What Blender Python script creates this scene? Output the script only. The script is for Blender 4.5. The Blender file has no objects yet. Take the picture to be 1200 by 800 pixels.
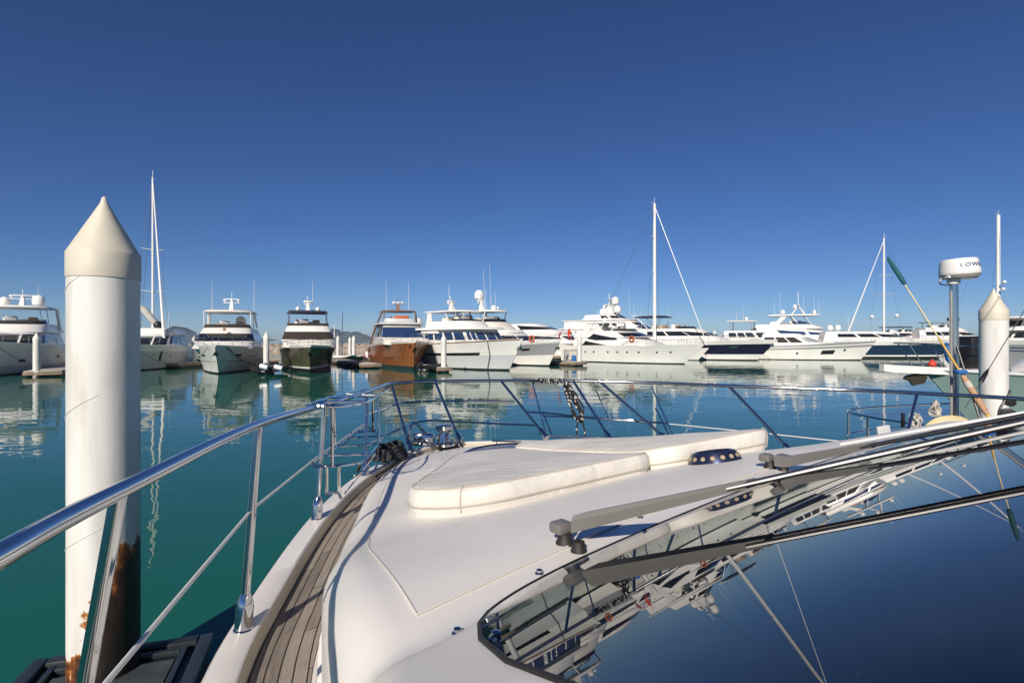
import bpy, bmesh, math, random
from mathutils import Vector, Matrix
random.seed(7)
R = math.radians
scn = bpy.context.scene
COL = scn.collection
CAM_Z = 3.0            # eye height above the water, metres
F = 640.0              # focal length in photo pixels (1200 wide)
HZ = 398.0             # horizon row

def P(px, py, d):
    """a point of the marina d metres ahead, in metres"""
    return Vector(((px-600)/F*d, d, CAM_Z-(py-HZ)/F*d))

# ------------------------------------------------------------------ mesh builder
def catmull(pts, n=6, closed=False):
    pts = [Vector(p) for p in pts]
    out = []
    N = len(pts)
    rng = N if closed else N-1
    for i in range(rng):
        p0 = pts[(i-1) % N] if (closed or i > 0) else pts[0]*2-pts[1]
        p1 = pts[i]; p2 = pts[(i+1) % N]
        p3 = pts[(i+2) % N] if (closed or i+2 < N) else pts[-1]*2-pts[-2]
        for k in range(n):
            t = k/n
            out.append(0.5*((2*p1)+(p2-p0)*t+(2*p0-5*p1+4*p2-p3)*t*t+(3*p1-p0-3*p2+p3)*t**3))
    if not closed: out.append(pts[-1])
    return out

def interp(tab, x):
    if x <= tab[0][0]: return tab[0][1]
    for (x0, y0), (x1, y1) in zip(tab, tab[1:]):
        if x <= x1: return y0+(y1-y0)*(x-x0)/(x1-x0)
    return tab[-1][1]

def sinterp(tab, x):
    """smooth (monotone-ish cubic) table lookup"""
    n = len(tab)
    if x <= tab[0][0]: return tab[0][1]
    if x >= tab[-1][0]: return tab[-1][1]
    def slope(i):
        if i == 0: return (tab[1][1]-tab[0][1])/(tab[1][0]-tab[0][0])
        if i == n-1: return (tab[-1][1]-tab[-2][1])/(tab[-1][0]-tab[-2][0])
        return (tab[i+1][1]-tab[i-1][1])/(tab[i+1][0]-tab[i-1][0])
    for i in range(n-1):
        x0, y0 = tab[i]; x1, y1 = tab[i+1]
        if x <= x1:
            h = x1-x0; t = (x-x0)/h; m0 = slope(i)*h; m1 = slope(i+1)*h
            return (2*t**3-3*t*t+1)*y0+(t**3-2*t*t+t)*m0+(-2*t**3+3*t*t)*y1+(t**3-t*t)*m1

class MB:
    def __init__(s):
        s.v = []; s.f = []; s.m = []; s.uv = {}
    def add(s, verts, faces, mi=0):
        b = len(s.v)
        s.v += [Vector(v) for v in verts]
        for f in faces:
            s.f.append([b+i for i in f]); s.m.append(mi)
        return b
    def loft(s, rings, closed=True, cap0=False, cap1=False, mi=0, mrow=None):
        n = len(rings[0]); b = len(s.v)
        for r in rings: s.v += [Vector(p) for p in r]
        for i in range(len(rings)-1):
            for j in range(n if closed else n-1):
                k = (j+1) % n
                s.f.append([b+i*n+j, b+i*n+k, b+(i+1)*n+k, b+(i+1)*n+j])
                s.m.append(mrow[j] if mrow else mi)
        if cap0: s.f.append([b+j for j in range(n)][::-1]); s.m.append(mi)
        if cap1: s.f.append([b+(len(rings)-1)*n+j for j in range(n)]); s.m.append(mi)
        return s
    def tube(s, pts, r, seg=8, closed=False, mi=0, flat=1.0):
        pts = [Vector(p) for p in pts]
        n = len(pts); rings = []
        up = Vector((0, 0, 1)); prev = None
        for i, p in enumerate(pts):
            if closed: t = pts[(i+1) % n]-pts[i-1]
            elif i == 0: t = pts[1]-pts[0]
            elif i == n-1: t = pts[-1]-pts[-2]
            else: t = pts[i+1]-pts[i-1]
            if t.length < 1e-9: t = Vector((0, 0, 1))
            t.normalize()
            if prev is None:
                a = t.cross(up)
                if a.length < 1e-3: a = t.cross(Vector((1, 0, 0)))
            else:
                a = prev-t*prev.dot(t)
                if a.length < 1e-4: a = t.orthogonal()
            a.normalize(); prev = a; bb = t.cross(a)
            rr = r[i] if isinstance(r, (list, tuple)) else r
            rings.append([p+a*(math.cos(q)*rr)+bb*(math.sin(q)*rr*flat) for q in (2*math.pi*k/seg for k in range(seg))])
        if closed: rings.append(rings[0])
        return s.loft(rings, True, not closed, not closed, mi)
    def bar(s, a, b, r, seg=6, mi=0): return s.tube([a, b], r, seg, mi=mi)
    def lathe(s, prof, c=(0, 0, 0), seg=24, axis=None, mi=0):
        c = Vector(c); ax = Vector(axis or (0, 0, 1)).normalized()
        a = ax.orthogonal().normalized(); b = ax.cross(a)
        rings = [[c+ax*z+(a*math.cos(q)+b*math.sin(q))*max(r, 1e-4) for q in (2*math.pi*k/seg for k in range(seg))] for r, z in prof]
        return s.loft(rings, True, True, True, mi)
    def box(s, c, size, rz=0, bev=0.0, M=None, mi=0, segs=2):
        bm = bmesh.new(); bmesh.ops.create_cube(bm, size=1)
        bmesh.ops.scale(bm, vec=size, verts=bm.verts)
        if bev > 0: bmesh.ops.bevel(bm, geom=bm.edges[:], offset=min(bev, min(size)*.45), segments=segs, affect='EDGES', profile=.5)
        T = Matrix.Translation(Vector(c)) @ (M if M is not None else Matrix.Rotation(rz, 4, 'Z'))
        bm.verts.ensure_lookup_table(); bm.verts.index_update()
        s.add([T @ v.co for v in bm.verts], [[v.index for v in f.verts] for f in bm.faces], mi)
        bm.free(); return s
    def prism(s, poly, z0, z1, mi=0):
        return s.loft([[(x, y, z0) for x, y in poly], [(x, y, z1) for x, y in poly]], True, True, True, mi)
    def extrude(s, poly, off, mi=0):
        """closed 3-D polygon pushed along off"""
        off = Vector(off); a = [Vector(p) for p in poly]
        return s.loft([a, [p+off for p in a]], True, True, True, mi)
    def ball(s, c, r, seg=12, squash=1.0, mi=0):
        pr = [(math.sin(math.pi*k/8)*r, -math.cos(math.pi*k/8)*r*squash) for k in range(9)]
        return s.lathe(pr, c, seg, mi=mi)
    def build(s, name, mat, parent=None, angle=35, world=False, smooth=True, weld=False, recalc=True):
        me = bpy.data.meshes.new(name)
        off = Vector((0, 0, 0))
        if world and parent is not None:
            q = parent
            while q is not None: off += q.location; q = q.parent
        me.from_pydata([v-off for v in s.v], [], s.f)
        mats = mat if isinstance(mat, (list, tuple)) else [mat]
        for m in mats: me.materials.append(m)
        if len(mats) > 1: me.polygons.foreach_set('material_index', s.m)
        if s.uv:
            L = me.uv_layers.new(name='UVMap')
            for lp in me.loops: L.data[lp.index].uv = s.uv.get(lp.vertex_index, (0, 0))
        if recalc or weld:
            bm = bmesh.new(); bm.from_mesh(me)
            if weld: bmesh.ops.remove_doubles(bm, verts=bm.verts, dist=1e-4)
            if recalc: bmesh.ops.recalc_face_normals(bm, faces=bm.faces)
            bm.to_mesh(me); bm.free()
        if smooth:
            me.polygons.foreach_set('use_smooth', [True]*len(me.polygons))
            me.set_sharp_from_angle(angle=R(angle))
        me.update()
        o = bpy.data.objects.new(name, me); COL.objects.link(o)
        if parent is not None: o.parent = parent
        return o

def tag(o, label=None, cat=None, group=None, kind=None):
    if label: o['label'] = label
    if cat: o['category'] = cat
    if group: o['group'] = group
    if kind: o['kind'] = kind
    return o
def thing(name, label, cat, loc=(0, 0, 0), rz=0.0, group=None):
    o = bpy.data.objects.new(name, None); COL.objects.link(o)
    o.location = loc; o.rotation_euler = (0, 0, rz); o.empty_display_size = .3
    return tag(o, label, cat, group)
def copy_tree(o, parent=None):
    c = o.copy(); COL.objects.link(c); c.parent = parent
    for ch in [x for x in COL.objects if x.parent is o]: copy_tree(ch, c)
    return c

# ------------------------------------------------------------------ materials
def new_mat(name):
    m = bpy.data.materials.new(name); m.use_nodes = True
    nt = m.node_tree; b = nt.nodes['Principled BSDF']
    return m, nt, b
def N(nt, t, **kw):
    n = nt.nodes.new(t)
    for k, v in kw.items(): setattr(n, k, v)
    return n
def mathn(nt, op, a, b=None, c=None):
    n = N(nt, 'ShaderNodeMath', operation=op)
    for i, x in enumerate((a, b, c)):
        if x is None: continue
        if isinstance(x, (int, float)): n.inputs[i].default_value = x
        else: nt.links.new(x, n.inputs[i])
    return n.outputs[0]
def ramp(nt, fac, stops, interp_='LINEAR'):
    r = N(nt, 'ShaderNodeValToRGB'); r.color_ramp.interpolation = interp_
    e = r.color_ramp.elements
    while len(e) < len(stops): e.new(0.5)
    for el, (p, c) in zip(e, stops):
        el.position = p; el.color = (*c, 1) if len(c) == 3 else c
    nt.links.new(fac, r.inputs[0]); return r.outputs[0]
def mat(name, color, rough=.4, metal=0.0, var=0.0, vscale=3.0, bump=0.0, bscale=40.0, coat=0.0, spec=.5, ior=1.5, rvar=0.0):
    m, nt, b = new_mat(name)
    b.inputs['Base Color'].default_value = (*color, 1)
    b.inputs['Roughness'].default_value = rough
    b.inputs['Metallic'].default_value = metal
    b.inputs['IOR'].default_value = ior
    b.inputs['Coat Weight'].default_value = coat
    b.inputs['Coat Roughness'].default_value = .05
    b.inputs['Specular IOR Level'].default_value = spec
    if var or bump or rvar: tc = N(nt, 'ShaderNodeTexCoord')
    if var or rvar:
        no = N(nt, 'ShaderNodeTexNoise'); no.inputs['Scale'].default_value = vscale; no.inputs['Detail'].default_value = 5
        nt.links.new(tc.outputs['Object'], no.inputs['Vector'])
        if var:
            lo = tuple(max(0, c*(1-var)) for c in color); hi = tuple(min(1, c*(1+var)) for c in color)
            nt.links.new(ramp(nt, no.outputs['Fac'], [(.3, lo), (.7, hi)]), b.inputs['Base Color'])
        if rvar:
            nt.links.new(mathn(nt, 'MULTIPLY_ADD', no.outputs['Fac'], rvar*2, rough-rvar), b.inputs['Roughness'])
    if bump:
        nb = N(nt, 'ShaderNodeTexNoise'); nb.inputs['Scale'].default_value = bscale; nb.inputs['Detail'].default_value = 4
        nt.links.new(tc.outputs['Object'], nb.inputs['Vector'])
        bp = N(nt, 'ShaderNodeBump'); bp.inputs['Strength'].default_value = bump; bp.inputs['Distance'].default_value = .02
        nt.links.new(nb.outputs['Fac'], bp.inputs['Height']); nt.links.new(bp.outputs[0], b.inputs['Normal'])
    return m

M = {}
M['gel'] = mat('white_gelcoat', (.76, .735, .69), .28, var=.06, vscale=1.8, rvar=.12)
M['gel_far'] = mat('white_fibreglass', (.76, .75, .72), .3, var=.05, vscale=.6)
M['gel_cream'] = mat('cream_fibreglass', (.70, .67, .60), .3, var=.05, vscale=.6)
M['gel_grey'] = mat('grey_fibreglass', (.30, .31, .33), .3)
M['gel_pale'] = mat('pale_grey_fibreglass', (.52, .54, .55), .3, var=.04, vscale=.6)
M['beige'] = mat('beige_gelcoat', (.52, .46, .36), .45, var=.08, vscale=6)
M['nonslip'] = mat('nonslip_gelcoat', (.75, .73, .695), .5, var=.045, vscale=2.0, bump=.08, bscale=260)
M['steel'] = mat('polished_steel', (.52, .53, .55), .08, metal=1.0, rvar=.03, vscale=14)
M['steel_far'] = mat('dull_steel', (.55, .56, .58), .25, metal=1.0)
M['glass_dark'] = mat('tinted_window', (.012, .014, .018), .04, ior=1.55)
M['glass_brown'] = mat('smoked_window', (.05, .042, .032), .06, ior=1.5)
M['glass_blue'] = mat('blue_window', (.02, .045, .12), .04, ior=1.55)
M['black'] = mat('black_plastic', (.012, .012, .013), .35)
M['rubber'] = mat('black_rubber', (.018, .017, .016), .6)
M['grey_plastic'] = mat('grey_plastic', (.30, .295, .28), .4, var=.06, vscale=8)
M['navy'] = mat('navy_paint', (.012, .012, .035), .2)
M['blue_hull'] = mat('dark_blue_paint', (.015, .035, .075), .2)
M['antifoul'] = mat('dark_antifouling', (.012, .03, .03), .6)
M['antifoul_black'] = mat('black_antifouling', (.008, .009, .01), .5)
M['olive'] = mat('olive_bronze_paint', (.080, .082, .048), .22, var=.06, vscale=.5)
M['bronze'] = mat('copper_brown_paint', (.255, .092, .03), .25, var=.1, vscale=.5)
M['bronze_trim'] = mat('brown_trim', (.24, .15, .10), .35)
M['canvas_navy'] = mat('navy_canvas', (.02, .025, .05), .8)
M['canvas_grey'] = mat('grey_canvas', (.42, .41, .39), .85, var=.08, vscale=2, bump=.2, bscale=3)
M['canvas_tan'] = mat('tan_canvas', (.36, .28, .2), .8)
M['orange'] = mat('orange_fabric', (.55, .12, .03), .7)
M['red'] = mat('red_plastic', (.6, .05, .02), .4)
M['teak_far'] = mat('teak_trim', (.26, .13, .06), .5, var=.15, vscale=2)
M['alu'] = mat('painted_aluminium', (.70, .70, .70), .35)
M['wire'] = mat('stay_wire', (.16, .17, .19), .4, metal=.6)
M['wire_far'] = mat('rigging_wire', (.10, .12, .16), .6)
M['dome'] = mat('white_dome', (.78, .77, .74), .35)
M['mustard'] = mat('yellow_fibreglass', (.62, .42, .05), .4)
M['teal_cloth'] = mat('teal_cloth', (.01, .09, .12), .8, bump=.3, bscale=60)
M['blue_cloth'] = mat('blue_cloth', (.02, .12, .40), .8)
M['cork'] = mat('cork_grip', (.45, .27, .16), .8, var=.15, vscale=40, bump=.2, bscale=80)
M['buoy_cream'] = mat('cream_vinyl', (.62, .52, .30), .5, var=.1, vscale=5)
M['rope_white'] = mat('white_rope', (.55, .52, .46), .85, bump=.5, bscale=160)
M['rope_dark'] = mat('dark_rope', (.03, .03, .03), .85)
M['chain_grey'] = mat('galvanised_metal', (.22, .22, .22), .5, metal=.7)
M['fender'] = mat('grey_fender', (.18, .19, .2), .5)

# teak planks: caulk lines from the strip's own length/width coordinates
def teak_mat():
    m, nt, b = new_mat('weathered_teak')
    uv = N(nt, 'ShaderNodeUVMap'); sx = N(nt, 'ShaderNodeSeparateXYZ'); nt.links.new(uv.outputs[0], sx.inputs[0])
    W = .042
    vv = mathn(nt, 'DIVIDE', sx.outputs[1], W)
    row = mathn(nt, 'FLOOR', vv); fr = mathn(nt, 'FRACT', vv)
    edge = mathn(nt, 'MINIMUM', fr, mathn(nt, 'SUBTRACT', 1.0, fr))
    line = mathn(nt, 'LESS_THAN', edge, .055)
    wn = N(nt, 'ShaderNodeTexWhiteNoise', noise_dimensions='1D'); nt.links.new(row, wn.inputs['W'])
    ul = mathn(nt, 'ADD', mathn(nt, 'DIVIDE', sx.outputs[0], 1.15), mathn(nt, 'MULTIPLY', wn.outputs['Value'], 7.3))
    fu = mathn(nt, 'FRACT', ul)
    butt = mathn(nt, 'LESS_THAN', fu, .004)
    caulk = mathn(nt, 'MAXIMUM', line, butt)
    cell = N(nt, 'ShaderNodeTexWhiteNoise', noise_dimensions='2D')
    cb = N(nt, 'ShaderNodeCombineXYZ'); nt.links.new(row, cb.inputs[0]); nt.links.new(mathn(nt, 'FLOOR', ul), cb.inputs[1])
    nt.links.new(cb.outputs[0], cell.inputs['Vector'])
    mp = N(nt, 'ShaderNodeMapping'); mp.inputs['Scale'].default_value = (7, 160, 1); nt.links.new(uv.outputs[0], mp.inputs[0])
    gr = N(nt, 'ShaderNodeTexNoise'); gr.inputs['Scale'].default_value = 1.0; gr.inputs['Detail'].default_value = 6; nt.links.new(mp.outputs[0], gr.inputs['Vector'])
    big = N(nt, 'ShaderNodeTexNoise'); big.inputs['Scale'].default_value = 9; nt.links.new(uv.outputs[0], big.inputs['Vector'])
    f = mathn(nt, 'ADD', mathn(nt, 'MULTIPLY', gr.outputs['Fac'], .6), mathn(nt, 'MULTIPLY', cell.outputs['Value'], .3))
    f = mathn(nt, 'ADD', f, mathn(nt, 'MULTIPLY', big.outputs['Fac'], .2))
    wood = ramp(nt, f, [(.25, (.11, .09, .074)), (.55, (.235, .20, .168)), (.85, (.34, .305, .265))])
    mx = N(nt, 'ShaderNodeMixRGB'); nt.links.new(caulk, mx.inputs[0]); nt.links.new(wood, mx.inputs[1]); mx.inputs[2].default_value = (.012, .011, .01, 1)
    nt.links.new(mx.outputs[0], b.inputs['Base Color']); b.inputs['Roughness'].default_value = .75
    h = mathn(nt, 'SUBTRACT', mathn(nt, 'MULTIPLY', gr.outputs['Fac'], .3), caulk)
    bp = N(nt, 'ShaderNodeBump'); bp.inputs['Strength'].default_value = .5; bp.inputs['Distance'].default_value = .003
    nt.links.new(h, bp.inputs['Height']); nt.links.new(bp.outputs[0], b.inputs['Normal'])
    return m
M['teak'] = teak_mat()

# steel pile in a white plastic sleeve: rust eats up from the waterline
def pile_mat(name, rust_top, amount):
    m, nt, b = new_mat(name)
    tc = N(nt, 'ShaderNodeTexCoord'); sx = N(nt, 'ShaderNodeSeparateXYZ'); nt.links.new(tc.outputs['Object'], sx.inputs[0])
    n1 = N(nt, 'ShaderNodeTexNoise'); n1.inputs['Scale'].default_value = 2.2; n1.inputs['Detail'].default_value = 8; n1.inputs['Roughness'].default_value = .65
    nt.links.new(tc.outputs['Object'], n1.inputs['Vector'])
    n2 = N(nt, 'ShaderNodeTexNoise'); n2.inputs['Scale'].default_value = 14; n2.inputs['Detail'].default_value = 6
    mp = N(nt, 'ShaderNodeMapping'); mp.inputs['Scale'].default_value = (1, 1, .25); nt.links.new(tc.outputs['Object'], mp.inputs[0]); nt.links.new(mp.outputs[0], n2.inputs['Vector'])
    # more wear on the side that faces the boats' wash (+x)
    side = mathn(nt, 'ADD', mathn(nt, 'MULTIPLY', sx.outputs[0], 1.5), mathn(nt, 'MULTIPLY', sx.outputs[1], .9))
    h = mathn(nt, 'SUBTRACT', rust_top, sx.outputs[2])
    f = mathn(nt, 'ADD', mathn(nt, 'MULTIPLY', h, 1.0), mathn(nt, 'MULTIPLY', mathn(nt, 'SUBTRACT', n1.outputs['Fac'], .5), 1.8))
    f = mathn(nt, 'ADD', f, side)
    f = mathn(nt, 'ADD', f, mathn(nt, 'MULTIPLY', mathn(nt, 'SUBTRACT', n2.outputs['Fac'], .5), .5))
    sm = N(nt, 'ShaderNodeMapRange'); sm.inputs[1].default_value = .0; sm.inputs[2].default_value = .6; nt.links.new(f, sm.inputs[0])
    dirt = N(nt, 'ShaderNodeTexNoise'); dirt.inputs['Scale'].default_value = 3; dirt.inputs['Detail'].default_value = 6
    mp2 = N(nt, 'ShaderNodeMapping'); mp2.inputs['Scale'].default_value = (2, 2, .35); nt.links.new(tc.outputs['Object'], mp2.inputs[0]); nt.links.new(mp2.outputs[0], dirt.inputs['Vector'])
    white = ramp(nt, dirt.outputs['Fac'], [(.28, (.54, .525, .49)), (.5, (.69, .68, .65)), (.72, (.76, .75, .73))])
    rust = ramp(nt, sm.outputs[0], [(0, (.66, .62, .56)), (.05, (.42, .17, .045)), (.16, (.17, .055, .018)), (.36, (.035, .018, .011)), (1, (.010, .009, .008))])
    mx = N(nt, 'ShaderNodeMixRGB'); nt.links.new(mathn(nt, 'MULTIPLY', mathn(nt, 'GREATER_THAN', sm.outputs[0], .02), amount), mx.inputs[0])
    nt.links.new(white, mx.inputs[1]); nt.links.new(rust, mx.inputs[2]); nt.links.new(mx.outputs[0], b.inputs['Base Color'])
    b.inputs['Roughness'].default_value = .5
    bp = N(nt, 'ShaderNodeBump'); bp.inputs['Strength'].default_value = .5; bp.inputs['Distance'].default_value = .012
    hh = mathn(nt, 'ADD', mathn(nt, 'MULTIPLY', n2.outputs['Fac'], sm.outputs[0]), mathn(nt, 'MULTIPLY', n1.outputs['Fac'], .25))
    nt.links.new(hh, bp.inputs['Height']); nt.links.new(bp.outputs[0], b.inputs['Normal'])
    return m
M['pile_near'] = pile_mat('rusty_white_sleeve', .98, 1.0)
M['pile_far'] = pile_mat('white_sleeve', .25, .9)
M['pile_cap'] = mat('cream_plastic_cap', (.58, .54, .45), .55, var=.06, vscale=3, bump=.12, bscale=9)
M['pile_cap_far'] = mat('white_plastic_cap', (.72, .70, .65), .5)
M['rust_dark'] = mat('black_rust', (.02, .013, .009), .8, var=.5, vscale=6, bump=.6, bscale=20)

def checker_rope():
    m, nt, b = new_mat('black_white_rope')
    uv = N(nt, 'ShaderNodeTexCoord'); v = N(nt, 'ShaderNodeTexVoronoi'); v.inputs['Scale'].default_value = 55
    nt.links.new(uv.outputs['Object'], v.inputs['Vector'])
    sp = N(nt, 'ShaderNodeSeparateColor'); nt.links.new(v.outputs['Color'], sp.inputs[0])
    nt.links.new(ramp(nt, sp.outputs[0], [(0, (.012, .012, .014)), (.86, (.6, .6, .58))], 'CONSTANT'), b.inputs['Base Color'])
    b.inputs['Roughness'].default_value = .85
    return m
M['rope_check'] = checker_rope()

def cushion_mat():
    m, nt, b = new_mat('cream_vinyl_upholstery')
    tc = N(nt, 'ShaderNodeTexCoord')
    n = N(nt, 'ShaderNodeTexNoise'); n.inputs['Scale'].default_value = 2.4; n.inputs['Detail'].default_value = 6; nt.links.new(tc.outputs['Object'], n.inputs['Vector'])
    n2 = N(nt, 'ShaderNodeTexNoise'); n2.inputs['Scale'].default_value = 5.5; n2.inputs['Detail'].default_value = 3; n2.inputs['Distortion'].default_value = 1.2
    mp = N(nt, 'ShaderNodeMapping'); mp.inputs['Scale'].default_value = (.6, 1.6, 1); mp.inputs['Rotation'].default_value = (0, 0, .6)
    nt.links.new(tc.outputs['Object'], mp.inputs[0]); nt.links.new(mp.outputs[0], n2.inputs['Vector'])
    nt.links.new(ramp(nt, n.outputs['Fac'], [(.3, (.60, .58, .54)), (.62, (.71, .69, .64))]), b.inputs['Base Color'])
    b.inputs['Roughness'].default_value = .55
    g = N(nt, 'ShaderNodeTexNoise'); g.inputs['Scale'].default_value = 260; nt.links.new(tc.outputs['Object'], g.inputs['Vector'])
    hh = mathn(nt, 'ADD', n2.outputs['Fac'], mathn(nt, 'MULTIPLY', g.outputs['Fac'], .04))
    bp = N(nt, 'ShaderNodeBump'); bp.inputs['Strength'].default_value = .5; bp.inputs['Distance'].default_value = .022
    nt.links.new(hh, bp.inputs['Height']); nt.links.new(bp.outputs[0], b.inputs['Normal'])
    return m
M['cushion'] = cushion_mat()
M['piping'] = mat('cream_piping', (.45, .41, .34), .6)

def screen_glass():
    m = bpy.data.materials.new('tinted_windscreen'); m.use_nodes = True; nt = m.node_tree
    for n in list(nt.nodes): nt.nodes.remove(n)
    out = N(nt, 'ShaderNodeOutputMaterial'); mix = N(nt, 'ShaderNodeMixShader'); fr = N(nt, 'ShaderNodeFresnel'); fr.inputs['IOR'].default_value = 1.52
    tr = N(nt, 'ShaderNodeBsdfTransparent'); tr.inputs[0].default_value = (.30, .37, .46, 1)
    gl = N(nt, 'ShaderNodeBsdfGlossy'); gl.inputs['Roughness'].default_value = .0; gl.inputs[0].default_value = (1, 1, 1, 1)
    nt.links.new(fr.outputs[0], mix.inputs[0]); nt.links.new(tr.outputs[0], mix.inputs[1]); nt.links.new(gl.outputs[0], mix.inputs[2])
    df = N(nt, 'ShaderNodeBsdfDiffuse'); df.inputs[0].default_value = (.55, .53, .5, 1)
    tc = N(nt, 'ShaderNodeTexCoord'); a_ = N(nt, 'ShaderNodeTexNoise'); a_.inputs['Scale'].default_value = 3; a_.inputs['Detail'].default_value = 7; nt.links.new(tc.outputs['Object'], a_.inputs['Vector'])
    v_ = N(nt, 'ShaderNodeTexVoronoi'); v_.inputs['Scale'].default_value = 22; nt.links.new(tc.outputs['Object'], v_.inputs['Vector'])
    spot = mathn(nt, 'MULTIPLY', mathn(nt, 'LESS_THAN', v_.outputs['Distance'], .035), .10)
    film = mathn(nt, 'MULTIPLY', mathn(nt, 'MAXIMUM', mathn(nt, 'SUBTRACT', a_.outputs['Fac'], .42), 0), .10)
    m2 = N(nt, 'ShaderNodeMixShader'); nt.links.new(mathn(nt, 'ADD', film, mathn(nt, 'MULTIPLY', spot, a_.outputs['Fac'])), m2.inputs[0])
    nt.links.new(mix.outputs[0], m2.inputs[1]); nt.links.new(df.outputs[0], m2.inputs[2])
    nt.links.new(m2.outputs[0], out.inputs[0]); return m
M['screen'] = screen_glass()

def water_mat():
    m, nt, b = new_mat('sea_water')
    tc = N(nt, 'ShaderNodeTexCoord')
    b.inputs['Base Color'].default_value = (.010, .105, .076, 1)
    b.inputs['Roughness'].default_value = .015; b.inputs['IOR'].default_value = 1.33
    mp = N(nt, 'ShaderNodeMapping'); mp.inputs['Scale'].default_value = (.55, 1.0, 1); mp.inputs['Rotation'].default_value = (0, 0, .25)
    nt.links.new(tc.outputs['Object'], mp.inputs[0])
    n1 = N(nt, 'ShaderNodeTexNoise'); n1.inputs['Scale'].default_value = 1.1; n1.inputs['Detail'].default_value = 2.5; n1.inputs['Distortion'].default_value = .4
    n2 = N(nt, 'ShaderNodeTexNoise'); n2.inputs['Scale'].default_value = .16; n2.inputs['Detail'].default_value = 2
    n3 = N(nt, 'ShaderNodeTexNoise'); n3.inputs['Scale'].default_value = 4.5; n3.inputs['Detail'].default_value = 2
    for n in (n1, n2, n3): nt.links.new(mp.outputs[0], n.inputs['Vector'])
    patch = N(nt, 'ShaderNodeMapRange'); patch.inputs[1].default_value = .4; patch.inputs[2].default_value = .62; nt.links.new(n2.outputs['Fac'], patch.inputs[0])
    h = mathn(nt, 'MULTIPLY', n1.outputs['Fac'], .045)
    h = mathn(nt, 'ADD', h, mathn(nt, 'MULTIPLY', n2.outputs['Fac'], .16))
    h = mathn(nt, 'ADD', h, mathn(nt, 'MULTIPLY', mathn(nt, 'MULTIPLY', n3.outputs['Fac'], patch.outputs[0]), .006))
    bp = N(nt, 'ShaderNodeBump'); bp.inputs['Strength'].default_value = 1.0; bp.inputs['Distance'].default_value = 1.0
    bp.inputs['Strength'].default_value = .26
    nt.links.new(h, bp.inputs['Height']); nt.links.new(bp.outputs[0], b.inputs['Normal'])
    return m
M['water'] = water_mat()
M['rock'] = mat('breakwater_rock', (.30, .25, .20), .9, var=.45, vscale=.9, bump=.8, bscale=1.5)
M['karst'] = mat('forested_limestone', (.07, .09, .06), .95, var=.5, vscale=.01)
M['dock_wood'] = mat('weathered_timber', (.26, .19, .13), .8, var=.25, vscale=2, bump=.4, bscale=8)
M['dock_dark'] = mat('dark_timber', (.07, .055, .045), .8, var=.3, vscale=2)
M['dock_top'] = mat('concrete_decking', (.42, .39, .34), .85, var=.12, vscale=1.5)
M['dock_steel'] = mat('shade_darkened_steel', (.022, .03, .034), .45, var=.3, vscale=7, bump=.2, bscale=20)  # colour darkened to stand in for the shade over the near finger pontoon
M['dock_panel'] = mat('shade_darkened_panel', (.055, .065, .072), .6, var=.35, vscale=3, bump=.3, bscale=30)  # grey panel coloured darker in place of the shade lying on it
# ------------------------------------------------------------------ camera, sky, sun
cam = bpy.data.objects.new('camera', bpy.data.cameras.new('camera')); COL.objects.link(cam)
cam.location = (0, 0, CAM_Z); cam.rotation_euler = (R(90), 0, 0)
cam.data.lens = 19.2; cam.data.sensor_width = 36; cam.data.shift_y = -2/1200
cam.data.clip_start = .03; cam.data.clip_end = 12000
scn.camera = cam
SUN_EL, SUN_AZ = 32.0, 197.0           # sun low behind the left shoulder
w = bpy.data.worlds.new('World'); scn.world = w; w.use_nodes = True
nt = w.node_tree; bg = nt.nodes['Background']
sky = N(nt, 'ShaderNodeTexSky', sky_type='NISHITA'); sky.sun_disc = False
sky.sun_elevation = R(SUN_EL); sky.sun_rotation = R(SUN_AZ)
sky.altitude = 1500; sky.air_density = .9; sky.dust_density = .0; sky.ozone_density = 8.0
hsv = N(nt, 'ShaderNodeHueSaturation'); hsv.inputs['Saturation'].default_value = 1.06; hsv.inputs['Hue'].default_value = .508
nt.links.new(sky.outputs[0], hsv.inputs['Color']); nt.links.new(hsv.outputs[0], bg.inputs[0]); bg.inputs[1].default_value = .060
S = bpy.data.lights.new('sun', 'SUN'); S.energy = 4.6; S.angle = R(.53); S.color = (1, .90, .77)
so = bpy.data.objects.new('sun', S); COL.objects.link(so)
sd = Vector((math.sin(R(SUN_AZ))*math.cos(R(SUN_EL)), math.cos(R(SUN_AZ))*math.cos(R(SUN_EL)), math.sin(R(SUN_EL))))
so.rotation_euler = sd.to_track_quat('Z', 'Y').to_euler(); so.location = sd*50
scn.view_settings.view_transform = 'Standard'; scn.view_settings.look = 'None'
scn.view_settings.exposure = .25; scn.view_settings.gamma = 1
cy = scn.cycles; cy.max_bounces = 8; cy.transparent_max_bounces = 12; cy.volume_bounces = 0; cy.glossy_bounces = 5
cy.caustics_reflective = False; cy.caustics_refractive = False; cy.sample_clamp_indirect = 6

# ------------------------------------------------------------------ water, islands, breakwater, air
mb = MB(); mb.add([(-4200, -300, 0), (4200, -300, 0), (4200, 4000, 0), (-4200, 4000, 0)], [(0, 1, 2, 3)])
tag(mb.build('water', M['water'], smooth=False, recalc=False), kind='structure')

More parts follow.
